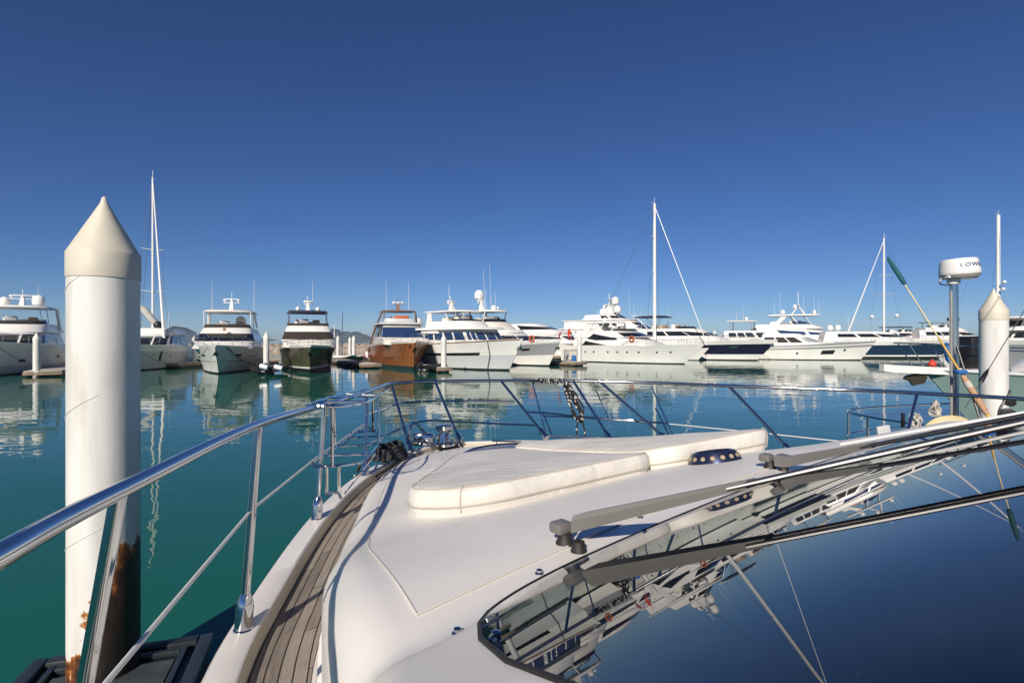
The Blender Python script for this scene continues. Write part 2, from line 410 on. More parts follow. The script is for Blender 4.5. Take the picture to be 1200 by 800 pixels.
def karst(pxs, d, seed, label_):
    """a chain of steep limestone hills: list of (px, peak row)"""
    rnd = random.Random(seed); mb = MB()
    a, b = pxs[0][0], pxs[-1][0]; n = 90; rows = []
    for j in range(7):
        v = j/6; ring = []
        for i in range(n+1):
            px = a+(b-a)*i/n; h = (HZ-sinterp(pxs, px))/F*d
            h *= 1+.10*math.sin(px*.9+seed)+.06*math.sin(px*2.3)
            prof = math.sin(math.pi*min(1, v*1.0))**.7 if v < 1 else 0
            jag = 1+.10*rnd.uniform(-1, 1)
            ring.append(((px-600)/F*d+rnd.uniform(-6, 6), d+(v-.5)*420+rnd.uniform(-15, 15), -2+max(0, h)*prof*jag))
        rows.append(ring)
    mb.loft(rows, closed=False)
    return tag(mb.build('hills', M['karst'], angle=25), label_, kind='structure')
karst([(176, 399), (196, 392), (206, 386), (211, 383), (217, 389), (224, 393), (232, 391), (240, 395), (252, 393), (262, 396), (300, 395), (318, 398)], 3000, 1, None)
karst([(372, 397), (381, 389), (388, 385.5), (394, 386), (400, 392), (405, 388), (411, 391), (415, 387), (421, 390), (432, 393), (452, 395), (470, 394), (500, 396)], 3000, 2, None)
karst([(655, 397), (668, 394.5), (690, 393.5), (720, 394.5), (760, 395), (800, 396.5), (850, 394.5), (880, 395), (900, 397)], 3400, 3, None)

mb = MB(); rnd = random.Random(4)
rows = []
for j, (yy, zz) in enumerate([(-4.5, -.6), (-3, .5), (-1.8, 1.3), (-.8, 1.75), (.8, 1.85), (2.5, .8), (4, -.6)]):
    ring = []
    for i in range(420):
        x = -165+i*.95
        ring.append((x+rnd.uniform(-.35, .35), 146+yy+rnd.uniform(-.5, .5), zz+rnd.uniform(-.38, .38)))
    rows.append(ring)
mb.loft(rows, closed=False)
tag(mb.build('breakwater', M['rock'], angle=12), 'low brown breakwater of rocks across the water behind the docks', 'breakwater')

mb = MB(); mb.box((0, 1860, 18.5), (8600, 4400, 41))
hz = mb.build('haze', None if False else M['water'], smooth=False)
hm = bpy.data.materials.new('sea_haze'); hm.use_nodes = True; nt = hm.node_tree
for n in list(nt.nodes):
    if n.type != 'OUTPUT_MATERIAL': nt.nodes.remove(n)
pv = N(nt, 'ShaderNodeVolumePrincipled'); pv.inputs['Color'].default_value = (.62, .76, .98, 1)
pv.inputs['Density'].default_value = .00018; pv.inputs['Anisotropy'].default_value = .1
nt.links.new(pv.outputs[0], nt.nodes['Material Output'].inputs['Volume'])
hz.data.materials.clear(); hz.data.materials.append(hm); tag(hz, kind='stuff')
# ------------------------------------------------------------------ the yacht we stand on
U = .8                      # metres per drawing unit of this yacht
TH = R(38); CT, ST = math.cos(TH), math.sin(TH); BC = 3.5
def B(a, h, z):
    """yacht frame (a forward, h to port of the centreline, z from eye level) -> metres"""
    b = BC-h
    return Vector((U*(-ST*a+CT*b), U*(CT*a+ST*b), CAM_Z+U*z))
def Q(px, py, d): return Vector((U*(px-600)/F*d, U*d, CAM_Z-U*(py-HZ)/F*d))
YO = thing('motor_yacht', 'large white motor yacht foredeck in the foreground with teak side deck and raked dark windscreen', 'yacht', (B(0, 0, 0).x, B(0, 0, 0).y, 0))
def yb(mb, name, m, parent=None, **k): return mb.build(name, m, parent or YO, world=True, **k)

HB = [(-9, 3.5), (-5, 4.0), (-2, 4.0), (0, 3.85), (1.15, 3.6), (2.36, 3.15), (2.8, 2.94), (4.06, 2.2), (4.95, 1.52), (5.5, .92), (5.8, .45), (5.92, .12), (5.95, 0)]
WI = [(-9, 3.1), (-5, 3.55), (-2, 3.5), (0, 3.32), (1.15, 3.12), (2.2, 2.8), (2.64, 2.59), (3.24, 2.28), (4.22, 1.72), (5.01, 1.13), (5.4, .75), (5.55, .5), (5.62, .3)]
ZT = [(1.0, -.70), (1.37, -.70), (1.6, -.72), (2.0, -.80), (2.5, -.925), (3.0, -1.0), (3.5, -1.06), (4.5, -1.15), (5.0, -1.2), (5.4, -1.26), (5.62, -1.32)]
ZD, ZTEAK = -1.30, -1.365
hb = lambda a: sinterp(HB, a)
wi = lambda a: sinterp(WI, a)
AS = [-9+.5*i for i in range(19)]+[.5+.1*i for i in range(49)]+[5.35, 5.45, 5.55, 5.65, 5.72, 5.79, 5.85, 5.89, 5.92, 5.94, 5.95]
# hull outside: deck edge down to the water, flared
def edge_loop(z, f, rake):
    pts = [B(a-rake*max(0, (a+2)/8)**2, hb(a)*f(a), z) for a in AS]
    return pts+[B(a-rake*max(0, (a+2)/8)**2, -hb(a)*f(a), z) for a in reversed(AS[:-1])]
ZW = -CAM_Z/U
fl = lambda k: (lambda a: 1-k*(.10+.35*max(0, (a+1)/7)**1.5))
mb = MB()
mb.loft([edge_loop(ZD+.0, fl(0), 0), edge_loop(ZD-.10, fl(.0), .02), edge_loop(ZD-.8, fl(.35), .45), edge_loop(ZD-1.6, fl(.75), 1.0), edge_loop(ZW-.1, fl(1), 1.7), edge_loop(ZW-.7, fl(1.3), 2.3)], closed=False)
yb(mb, 'hull', [M['gel']], angle=40)
# raised toe rail: white cap, cream inner face
def inset(a, off):
    e = .03
    s_ = (hb(a+e)-hb(a-e))/(2*e) if a < 5.9 else -12
    return off*math.sqrt(1+min(s_*s_, 2.2))
def side_pts(fn, z): return [B(a, fn(a), z) for a in AS if a < 5.93], [B(a, -fn(a), z) for a in AS if a < 5.93]
def both(fz):
    """closed run port -> bow -> starboard for a profile function fz(a) -> (h, z)"""
    p = [B(a, *fz(a)) for a in AS]; q = [B(a, -fz(a)[0], fz(a)[1]) for a in reversed(AS[:-1])]
    return p+q
cap_in = lambda a: max(0.0, hb(a)-inset(a, .125))
cap_lo = lambda a: max(0.0, hb(a)-inset(a, .145))
mb = MB()
r0 = both(lambda a: (hb(a)+.012, ZD-.10)); r1 = both(lambda a: (hb(a)+.014, ZD-.02)); r2 = both(lambda a: (hb(a)-.006, ZD+.006)); r3 = both(lambda a: (cap_in(a)+.01, ZD+.008)); r4 = both(lambda a: (cap_in(a), ZD-.002))
mb.loft([r0, r1, r2, r3, r4], closed=False)
yb(mb, 'toe_rail', M['gel'], angle=50)
mb = MB(); mb.loft([r4, both(lambda a: (cap_in(a)-.004, ZD-.03)), both(lambda a: (cap_lo(a), ZTEAK-.02))], closed=False)
yb(mb, 'toe_rail_lining', M['beige'], angle=50)
# deck: teak side decks (uv = along, across) and a white bow deck
def sm_(x): x = max(0, min(1, x)); return x*x*(3-2*x)
def kst(a): return 1-.26*sm_((a-1.42)/.7)
def R3(a, h, z):
    """coachroof point; forward of the windscreen the starboard shoulder is narrower and falls away more"""
    if h >= 0: return B(a, h, z)
    f = min(1, abs(h)/wi(a)); return B(a, h*kst(a), ZTEAK+(z-ZTEAK)*(1-.48*sm_((a-1.42)/.7)*f*f))
def teak_strip(sgn):
    mb = MB(); L = 0; prev = None; rings = []; A2 = [a for a in AS if a <= 5.3]
    nv = 8
    for a in A2:
        h0 = cap_lo(a)-.004; h1 = min((wi(a) if sgn > 0 else wi(a)*kst(a))-.004, h0-.02)
        o = B(a, sgn*h0, ZTEAK); 
        if prev is not None: L += (o-prev).length
        prev = o; ring = []
        for k in range(nv+1):
            h = h0+(h1-h0)*k/nv
            ring.append(B(a, sgn*h, ZTEAK)); mb.uv[len(mb.v)+len(rings)*(nv+1)+k] = (L, (h0-h)*U*.87)
        rings.append(ring)
    uv = dict(mb.uv); mb.loft(rings, closed=False); mb.uv = uv
    yb(mb, 'side_deck', M['teak'], smooth=False)
teak_strip(1); teak_strip(-1)
mb = MB()
rings = []
for a in [5.18, 5.3, 5.45, 5.55, 5.65, 5.72, 5.79, 5.85, 5.9]:
    w_ = cap_lo(a)+.01
    rings.append([B(a, w_*(1-k/8), ZTEAK+.012) for k in range(17)])
mb.loft(rings, closed=False); yb(mb, 'bow_deck', M['gel'])
# moulded coachroof and cabin top ------------------------------------------------
def a_s(h): return 1.37-.025*h*h
AE = [(0, 1.37), (1.0, 1.345), (1.6, 1.306), (2.2, 1.245), (2.44, 1.20), (2.62, 1.14), (2.77, 1.05), (2.86, .93), (2.92, .80), (2.96, .646), (2.99, .477), (3.03, .25), (3.08, .0)]
a_edge = lambda h: sinterp(AE, abs(h))
TANR = .370; A_TOP = .0
def screen_z(a, h): return -.70+TANR*(a_s(h)-a)
def roof_z(a, h):
    base = sinterp(ZT, a) if a > 1.0 else -.70
    cam_ = .045*(min(1, abs(h)/max(.3, wi(a))))**2
    zz = base-cam_
    if a < a_s(h):
        s_ = screen_z(a, h)
        if a < A_TOP: s_ = screen_z(A_TOP, h)+.10*(1-math.exp(-(A_TOP-a)*.4))*0
        t = min(1, max(0, (a_s(h)-a)/.12)); zz = zz*(1-t)+s_*t
    return zz
ASR = [-9+.5*i for i in range(17)]+[-.6+.06*i for i in range(45)]+[2.1+.1*i for i in range(33)]+[5.35, 5.42, 5.5, 5.56, 5.6, 5.62]
def roof_section(a):
    W = wi(a); zc = roof_z(a, W*.9); Hh = zc-ZTEAK
    r = max(.015, min(.17 if a > 1.2 else .17-.10*min(1, (1.2-a)/.35), Hh*.55)); pts = []
    pts.append((W, ZTEAK-.02)); pts.append((W-.02, ZTEAK+.03)); pts.append((W-.03, ZTEAK+.05)); k_ = min(.11, (Hh-r)*.5); pts.append((W-.033, ZTEAK+max(.052, k_))); pts.append((W-.050, ZTEAK+max(.054, k_)+.008))
    ze = None
    hi = W-.05-r
    ztop = roof_z(a, hi)
    for k in range(7):
        q = math.pi/2*k/6
        pts.append((hi+r*math.cos(q), ztop-r+r*math.sin(q)))
    for k in range(1, 26):
        h = hi*(1-k/25.0); pts.append((h, roof_z(a, h)))
    return pts
mb = MB(); rings = []
for a in ASR:
    s_ = roof_section(a)
    rings.append([R3(a, h, z) for h, z in s_]+[R3(a, -h, z) for h, z in reversed(s_[:-1])])
n = len(rings[0]); mb.loft(rings, closed=False)
# leave the window opening free
keep = []
secs = [roof_section(a) for a in ASR]
for f in mb.f:
    hs, aa = [], []
    for i in f:
        ia, j = divmod(i, n); sx = secs[ia]
        h = sx[j][0] if j < len(sx) else -sx[n-1-j][0]
        hs.append(h); aa.append(ASR[ia])
    hm_, am_ = sum(hs)/4, sum(aa)/4
    ok = abs(hm_) < 3.0 and min(aa) > A_TOP+.02 and max(aa) < a_edge(hm_)-.05 and max(abs(x) for x in hs) < 2.99 and all(x < a_edge(y)-.03 for x, y in zip(aa, hs))
    keep.append(not ok)
mb.f = [f for f, k in zip(mb.f, keep) if k]; mb.m = [m_ for m_, k in zip(mb.m, keep) if k]
mb.loft([[R3(ASR[-1], h, z) for h, z in secs[-1]]+[R3(ASR[-1], -h, z) for h, z in reversed(secs[-1][:-1])], [B(5.66, h*.8, ZTEAK-.02) for h, z in secs[-1]]+[B(5.66, -h*.8, ZTEAK-.02) for h, z in reversed(secs[-1][:-1])]], closed=False)
yb(mb, 'coachroof', M['gel'], angle=40, weld=True)
# non-slip panel on the coachroof with its moulded border
def roof_patch(poly, name, m, lift=.004, n=26):
    """fills a quad-ish patch (four corners in a,h) hugging the roof"""
    (p0, p1, p2, p3) = [Vector(p) for p in poly]; mb = MB(); rings = []
    for i in range(n+1):
        u = i/n; e0 = p0.lerp(p3, u); e1 = p1.lerp(p2, u)
        rings.append([B(q.x, q.y, roof_z(q.x, q.y)+lift) for q in (e0.lerp(e1, k/n) for k in range(n+1))])
    mb.loft(rings, closed=False); return yb(mb, name, m)
def roof_line(pts, name, m, r=.006, lift=.002):
    mb = MB(); mb.tube([B(a, h, roof_z(a, h)+lift) for a, h in pts], r*U, 6); return yb(mb, name, m)
M['groove'] = mat('moulding_line', (.62, .60, .56), .5)
M['brushed'] = mat('brushed_steel', (.16, .16, .165), .42, metal=.9)
a_min = lambda h: a_s(h)+.13
mb = MB(); rings = []
for i in range(40):
    t = i/39; a0 = 1.50+(4.3-1.50)*t; row = []
    for k in range(61):
        f = 1-k/30; h = f*(wi(a0)-.225); a = a0+(a_min(h)-1.50)*(1-t)**3; row.append(R3(a, h, roof_z(a, h)+.004))
    rings.append(row)
mb2 = MB(); mb2.tube([r[0] for r in reversed(rings)]+rings[0][1:-1]+[r[-1] for r in rings], .0026, 6); yb(mb2, 'moulding_line', M['groove'])
mb.loft(rings, closed=False); yb(mb, 'nonslip_panel', M['nonslip'])
# windscreen --------------------------------------------------------------------
hs = [-3.08+6.16*i/88 for i in range(89)]
def screen_ring(t, lift, dh=0.0, da=0.0):
    out = []
    for h in hs:
        ae = a_edge(h)-da; a = ae+(A_TOP-ae)*t
        out.append(B(a, h, screen_z(a, h)+lift))
    return out
mb = MB(); mb.loft([screen_ring(i/16, .004) for i in range(17)], closed=False)
scr = yb(mb, 'windscreen', M['screen'])
mb = MB()
def edge_pt(h, da, lift):
    ae = a_edge(h); e = .02; s_ = (a_edge(h+e)-a_edge(h-e))/(2*e); L_ = math.sqrt(1+s_*s_)
    a2, h2 = ae-da/L_, h+s_*da/L_
    return B(a2, h2, screen_z(a2, h2)+lift)
hs2 = [h for h in hs if abs(h) < 3.06]
mb.loft([[edge_pt(h, -.004, -.002) for h in hs2], [edge_pt(h, -.003, .006) for h in hs2], [edge_pt(h, .002, .007) for h in hs2], [edge_pt(h, .004, .006) for h in hs2], [edge_pt(h, .006, .0055) for h in hs2]], closed=False)
yb(mb, 'gasket', M['rubber'], parent=scr)
# cabin inside, seen faintly through the glass
M['dash'] = mat('dashboard_vinyl', (.50, .50, .49), .6, var=.1)
M['cabin'] = mat('cabin_lining', (.05, .045, .04), .7)
mb = MB(); mb.loft([[B(1.25-.025*h*h*.9, h, -.74) for h in (-2.6, -1.6, 0, 1.6, 2.6)], [B(.72, h, -.62-.02*abs(h)) for h in (-2.7, -1.6, 0, 1.6, 2.7)], [B(.60, h, -.68) for h in (-2.7, -1.6, 0, 1.6, 2.7)], [B(.5, h, -1.5) for h in (-2.7, -1.6, 0, 1.6, 2.7)]], closed=False)
yb(mb, 'dashboard', M['dash'])
mb = MB(); mb.box(B(-1.0, 0, -1.9), (6.0*U*.9, 3.6*U, .04), rz=TH)
mb.box(B(-2.7, 0, -1.1), (6.2*U, .04, 1.5*U), rz=TH); yb(mb, 'cabin_lining', M['cabin'])
for h in (1.3, -1.3):
    mb = MB(); mb.box(B(.0, h, -1.5), (.6, .5, .16), rz=TH, bev=.06); hs_ = yb(mb, 'helm_seat', M['dash'])
    mb = MB(); mb.box(B(-.35, h, -1.25), (.62, .16, .75), rz=TH, bev=.07); yb(mb, 'backrest', M['dash'], parent=hs_)
# deck fittings --------------------------------------------------------------------
def cap_fit(px, py, drop, r):
    d = F*drop/(py-HZ); c = Q(px, py, d); mb = MB()
    mb.lathe([(r*1.5, -.004), (r*1.45, .004), (r, .008), (r*.95, .018), (r*.6, .024)], c, 14); yb(mb, 'deck_stud', M['steel'])
for px, py, dr in ((536, 738, .71), (632, 666, .71), (581, 787, .66), (750, 604, .71)): 
    d = F*dr/(py-HZ); x, y = (px-600)/F*d, d; a = -ST*x+CT*y; h = BC-(CT*x+ST*y)
    mb = MB(); mb.lathe([(.012, -.006), (.0115, .002), (.008, .005), (.0075, .010), (.004, .012)], B(a, h, roof_z(a, h)), 14); yb(mb, 'deck_stud', M['steel'])
# blue-black ventilator ring with round holes
va, vh = 2.02, .22; vx = B(va, vh, roof_z(va, vh)); vn = (Vector((-ST, CT, 0))*.22+Vector((0, 0, 1))).normalized()
ve = vn.orthogonal().normalized(); vf = vn.cross(ve)
mb = MB(); mb.lathe([(.142, -.02), (.138, .004), (.112, .052), (.094, .057), (.086, .05), (.09, .0)], vx, 40, axis=vn)
vent = yb(mb, 'ventilator', mat('dark_blue_anodised', (.03, .04, .09), .3, metal=.6))
for k in range(16):
    q = 2*math.pi*k/16; o = ve*math.cos(q)+vf*math.sin(q); mb = MB()
    mb.lathe([(.012, -.004), (.012, .0028), (.008, .004)], vx+o*.1265+vn*.027, 10, axis=o*.87+vn*.48); yb(mb, 'vent_hole', M['canvas_tan'], parent=vent)
mb = MB(); mb.lathe([(.087, 0), (.082, .035), (.05, .045)], vx, 24, axis=vn); yb(mb, 'vent_core', M['rubber'], parent=vent)
# oval deck hatch before the cushions
mb = MB(); c = B(4.42, .16, roof_z(4.42, .16))
def oval(rx, ry, dz): return [c+Vector((math.cos(q)*rx*CT-math.sin(q)*ry*ST, math.cos(q)*rx*ST+math.sin(q)*ry*CT, dz)) for q in (2*math.pi*k/32 for k in range(32))]
mb.loft([oval(.36, .24, -.02), oval(.36, .24, .018), oval(.33, .215, .03), oval(.31, .20, .026)], cap1=False)
ht = yb(mb, 'deck_hatch', M['steel']); mb = MB(); mb.loft([oval(.312, .202, .01), oval(.312, .202, .022), oval(.15, .1, .034), oval(.01, .01, .036)], cap1=True); yb(mb, 'hatch_lens', mat('hatch_acrylic', (.10, .09, .08), .15), parent=ht)
mb = MB(); p0, p1 = Q(577, 516.5, 6.35), Q(611, 517.5, 6.1); mb.tube([p0, p1], .009, 8)
for t in (.15, .85): mb.bar(p0.lerp(p1, t), p0.lerp(p1, t)+Vector((0, 0, -.05)), .007)
yb(mb, 'hatch_handle', M['steel'])
# flush locker lids on the bow deck: dark joint lines
for quad in ([(462, 545), (490, 531), (497, 533), (476, 548)], [(440, 558), (462, 546), (470, 549), (452, 560)], [(508, 531), (530, 524), (545, 522)]):
    pts = [Q(px, py, F*1.335/(py-HZ)) for px, py in quad]
    mb = MB(); mb.tube(pts, .006, 5, closed=len(quad) == 4); yb(mb, 'locker_joint', M['rubber'])
# cleats / fairleads / windlass on the port bow
def cleat(px, py, sc=1.0):
    c = Q(px, py, F*1.29/(py-HZ)); mb = MB()
    ax = Vector((-ST*.3+.15, 1, 0)).normalized()
    for s_ in (-.045, .045): mb.lathe([(.028, 0), (.018, .02), (.015, .06)], c+ax*s_*sc, 12)
    mb.tube([c+ax*(-.15*sc)+Vector((0, 0, .06)), c+ax*(-.07*sc)+Vector((0, 0, .075)), c+ax*.07*sc+Vector((0, 0, .075)), c+ax*.15*sc+Vector((0, 0, .06))], [.010, .019, .019, .010], 10)
    return yb(mb, 'mooring_cleat', M['steel'])
cleat(452, 540, 1.1)
c = Q(492, 523, F*1.28/125); mb = MB()
arch = [c+Vector((-.10, 0, 0)), c+Vector((-.10, 0, .15)), c+Vector((-.07, .02, .20)), c+Vector((-.02, .03, .20)), c+Vector((.04, .05, .12)), c+Vector((.10, .08, .05))]
mb.tube(catmull(arch, 4), .014, 8); mb.box(c+Vector((.02, .05, .06)), (.22, .10, .12), bev=.03); yb(mb, 'fairlead', M['steel'])
mb = MB()
for k in range(5): mb.lathe([(.022, -.012), (.03, 0), (.022, .012)], c+Vector((.16+.06*k, .06, .07-.008*k)), 10, axis=(1, .2*(-1)**k, .3))
yb(mb, 'anchor_chain', M['chain_grey'])
c = Q(521, 521.5, F*1.28/123.5); mb = MB()
mb.lathe([(.10, 0), (.10, .02), (.07, .035), (.06, .10), (.055, .13), (.085, .155), (.09, .19), (.03, .20)], c, 20); yb(mb, 'windlass', M['steel'])

# ------------------------------------------------------------------ rails
RT = [Q(600+F*x/d, HZ-F*z/d, d) for x, d, z in ()]
def q3(x, y, z): return Vector((U*x, U*y, CAM_Z+U*z))
rail_pts = [q3(-.60, .30, -1.29), q3(-.60, .32, -.60), q3(-.63, .40, -.38), q3(-.70, .58, -.325), Q(0, 650, .84), Q(140, 575, 1.265), Q(303, 497, 2.47), Q(380, 474.5, 4.02), Q(424, 461, 5.3), Q(447, 452.5, 6.3), Q(462, 449, 6.95), Q(510, 446.7, 7.4), Q(587, 445.8, 7.6), Q(660, 446, 7.65), Q(770, 448.5, 7.35), Q(855, 452.2, 6.85), Q(1000, 457, 6.3), Q(1075, 460.5, 5.95), Q(1200, 467.5, 5.4), q3(5.35, 4.6, -.6), q3(5.9, 3.4, -.55)]
mb = MB(); mb.tube(catmull(rail_pts, 8), .0165*U/.8, 14); yb(mb, 'bow_rail', M['steel'])
def toe(px, py): return Q(px, py, F*1.29/(py-HZ))
def stanchion(base, top, r=.0145, sleeve=True, straight=True):
    mb = MB(); mb.tube([base, top], r, 12); s_ = yb(mb, 'stanchion', M['steel'])
    if sleeve:
        ax = (top-base).normalized(); mb = MB()
        mb.lathe([(.034, -.012), (.034, .0), (.030, .004), (.030, .075), (.026, .10), (r+.001, .125)], base, 14, axis=ax); yb(mb, 'stanchion_base', M['steel'], parent=s_)
    return s_
stan = [(Vector((-.862, 1.012, CAM_Z+ZD*U)), Q(140, 576, 1.265)), (toe(285, 736), Q(303, 498, 2.47)), (toe(371, 607), Q(380, 475, 4.02)), (toe(428, 556), Q(430, 460, 5.42)), (toe(481, 528), Q(459, 450, 6.9)), (toe(540, 519), Q(510, 447, 7.4))]
for b_, t_ in stan: stanchion(b_, t_)
for b_, t_, sl in ((Q(640, 512, F*1.29/119), Q(587, 446, 7.6), 1), (Q(716, 516, F*1.29/118), Q(672, 446.5, 7.62), 1), (Q(784, 517, F*1.29/119.5), Q(703, 447, 7.57), 1), (Q(930, 532, F*1.29/134), Q(855, 453, 6.85), 1), (B(2.0, -3.18, ZD), Q(1075, 461, 5.95), 1), (B(.3, -3.7, ZD), q3(5.35, 4.6, -.6), 1)):
    stanchion(b_, t_, sleeve=bool(sl))
# mid rails of the pulpit
def midrail(pts, r=.0115): mb = MB(); mb.tube(catmull(pts, 6), r, 10); return yb(mb, 'mid_rail', M['steel'])
midrail([Q(434, 484, 5.5), Q(452, 478.5, 6.2), Q(467, 472.5, 6.9), Q(485, 471, 7.15), Q(514, 469.5, 7.42), Q(560, 470, 7.5), Q(603, 470.5, 7.55)])
midrail([Q(430, 521, 5.42), Q(452, 510, 6.0), Q(476, 499, 6.65), Q(488, 494.5, 6.9), Q(505, 492.3, 7.1), Q(526, 493.2, 7.2), Q(570, 495.5, 7.3), Q(627, 498, 7.35)])
midrail([Q(618, 482.5, 7.6), Q(640, 483.5, 7.62), Q(682, 488, 7.6), Q(740, 492.5, 7.5), Q(784, 496, 7.3)])
midrail([Q(634, 487, 7.5), Q(690, 489.5, 7.55), Q(760, 495, 7.4)], .009)
# forestay-like struts of the anchor roller
for p_, q_ in ((Q(624, 448, 7.5), Q(640, 510, 7.2)), (Q(636, 483, 7.5), Q(646, 508, 7.2)), (Q(698, 456, 7.6), Q(713, 489, 7.6)), (Q(768, 478, 7.3), Q(788, 517, 7.0)), (Q(763, 452, 7.4), Q(792, 517, 7.0))):
    mb = MB(); mb.tube([p_, q_], .008, 8); yb(mb, 'pulpit_strut', M['steel'])
mb = MB(); mb.tube([Q(640, 511, 7.25), Q(690, 512, 7.2), Q(745, 514, 7.1)], .010, 8); yb(mb, 'pulpit_strut', M['steel'])
# lifelines
M['lifeline'] = mat('white_lifeline', (.62, .62, .60), .4)
def lifeline(pts, r=.0055): mb = MB(); mb.tube(pts, r, 8); return yb(mb, 'lifeline', M['lifeline'])
lifeline([q3(-.66, .40, -.72), Q(124, 800, 1.2), Q(295, 597, 2.50), Q(369, 537.5, 4.02), Q(427, 497, 5.42)])
lifeline([Q(784, 496.5, 7.3), Q(900, 508, 6.55), Q(1000, 518.5, 6.0), Q(1040, 523, 5.7), Q(1110, 533, 5.2)])
# stainless fender rack on the port rail: two hoops, uprights, slats and a hanging frame
fr = YO
def rack():
    mb = MB()
    T = lambda px, py, d: Q(px, py, d)
    top = [T(363, 473.5, 3.85), T(372, 475.5, 3.72), T(400, 475.5, 3.8), T(426, 472.5, 4.3), T(438, 467, 5.0), T(454, 457, 6.2), T(455.5, 455.3, 6.35), T(449, 454.8, 6.4), T(425, 457.2, 6.1), T(404, 461, 5.2)]
    mb.tube(catmull(top, 5, True), .0085, 8, closed=True)
    bot = [T(366, 542, 4.05), T(370, 545.5, 3.98), T(386, 546, 3.95), T(410, 543.5, 4.1), T(428, 539, 4.45), T(444, 520, 5.3), T(447, 512, 5.7), T(427, 500, 6.1), T(400, 521, 4.9), T(376, 534, 4.2)]
    mb.tube(catmull(bot, 5, True), .0085, 8, closed=True)
    for a_, b_ in (((389, 474.5, 3.75), (389.5, 546, 3.95)), ((391.5, 466, 4.7), (392.5, 524, 4.75)), ((437, 466, 5.05), (437, 506, 5.3)), ((442.5, 464, 5.4), (445, 519, 5.35))):
        mb.tube([T(*a_), T(*b_)], .009, 8)
    for (a_, b_) in (((378, 533.5, 4.15), (433, 531.5, 4.75)), ((394, 523, 4.75), (441, 520, 5.25)), ((407, 513.5, 5.2), (448, 510, 5.65)), ((418, 506, 5.6), (440, 504, 5.9))):
        mb.tube([T(*a_), T(*b_)], .0075, 8)
    for (a_, b_) in (((404, 461.5, 5.2), (440, 463.5, 5.2)), ((384, 466, 4.3), (434, 464.5, 5.3)), ((372, 471, 3.95), (430, 470, 4.6))):
        mb.tube([T(*a_), T(*b_)], .0075, 8)
    return mb
t = thing('fender_rack', 'polished steel fender rack of hoops and slats hung on the port bow rail', 'fender rack', tuple(Q(405, 545, 4.3)))
rack().build('basket_frame', M['steel'], t, world=True)
mb = MB(); mb.tube(catmull([Q(383, 546, 3.97), Q(383, 575, 4.0), Q(386, 583, 4.0)], 4), .009, 8); mb.tube(catmull([Q(397.5, 546, 3.97), Q(397.5, 574, 4.0), Q(400, 584, 4.0)], 4), .009, 8)
mb.bar(Q(384, 577, 4.0), Q(398, 577, 4.0), .008); mb.build('hanging_frame', M['steel'], t, world=True)
mb = MB(); mb.tube([Q(404, 578, 4.2), Q(428, 548, 4.75), Q(440, 532, 5.2)], .005, 6); mb.tube([Q(415, 557, 4.5), Q(432, 555, 5.0)], .005, 6); mb.build('tie_line', M['rope_white'], t, world=True)
# black mooring rope made fast to the port cleat
t = MB(); c = Q(452, 541, F*1.27/143); rnd = random.Random(3)
for k in range(5):
    pts = []
    for i in range(28):
        q = 2*math.pi*i/28; pts.append(c+Vector((.13*math.cos(q)*(1-.06*k)+.03, .16*math.sin(q)+.05, .035+.022*k+.012*math.sin(3*q+k))))
    t.tube(pts, .013, 7, closed=True)
t.tube(catmull([c+Vector((-.1, -.05, .04)), c+Vector((-.16, -.16, .02)), c+Vector((-.20, -.12, -.05))], 6), .013, 7)
tag(t.build('mooring_rope', M['rope_dark']), 'black rope coiled round the steel cleat on the port bow edge', 'rope')
# chequered rope hanging in a hank from the pulpit top rail
t = MB(); rnd = random.Random(5)
wr = []
for i in range(120):
    s_ = i/119; px = 622+42*s_; p = Q(px, 446.2, 7.62); q = s_*2*math.pi*9
    wr.append(p+Vector((0, .022*math.cos(q), .022*math.sin(q))))
t.tube(wr, .010, 6)
for k in range(7):
    pts = []; d_ = 7.55-.012*k
    ox = rnd.uniform(-1.5, 1.5)
    up, lo = Vector((663+ox, 448+rnd.uniform(0, 3), 0)), Vector((680+ox+rnd.uniform(-2, 2), 492+rnd.uniform(-10, 3), 0))
    for i in range(24):
        q = 2*math.pi*i/24; f = .5-.5*math.cos(q); m_ = up.lerp(lo, f); wv = 5.0*math.sin(q)*(.6+.5*f)+rnd.uniform(-.8, .8)
        pts.append(Q(m_.x+wv, m_.y, d_))
    t.tube(catmull(pts, 3, True), .011, 6, closed=True)
for dx in (-1, 5): t.tube([Q(678+dx, 494, 7.5), Q(677+dx*1.6, 504, 7.5), Q(678+dx*1.7, 514, 7.5)], .009, 6)
o = t.build('mooring_rope', M['rope_check']); tag(o, 'black and white flecked rope hanked over the pulpit top rail', 'rope')

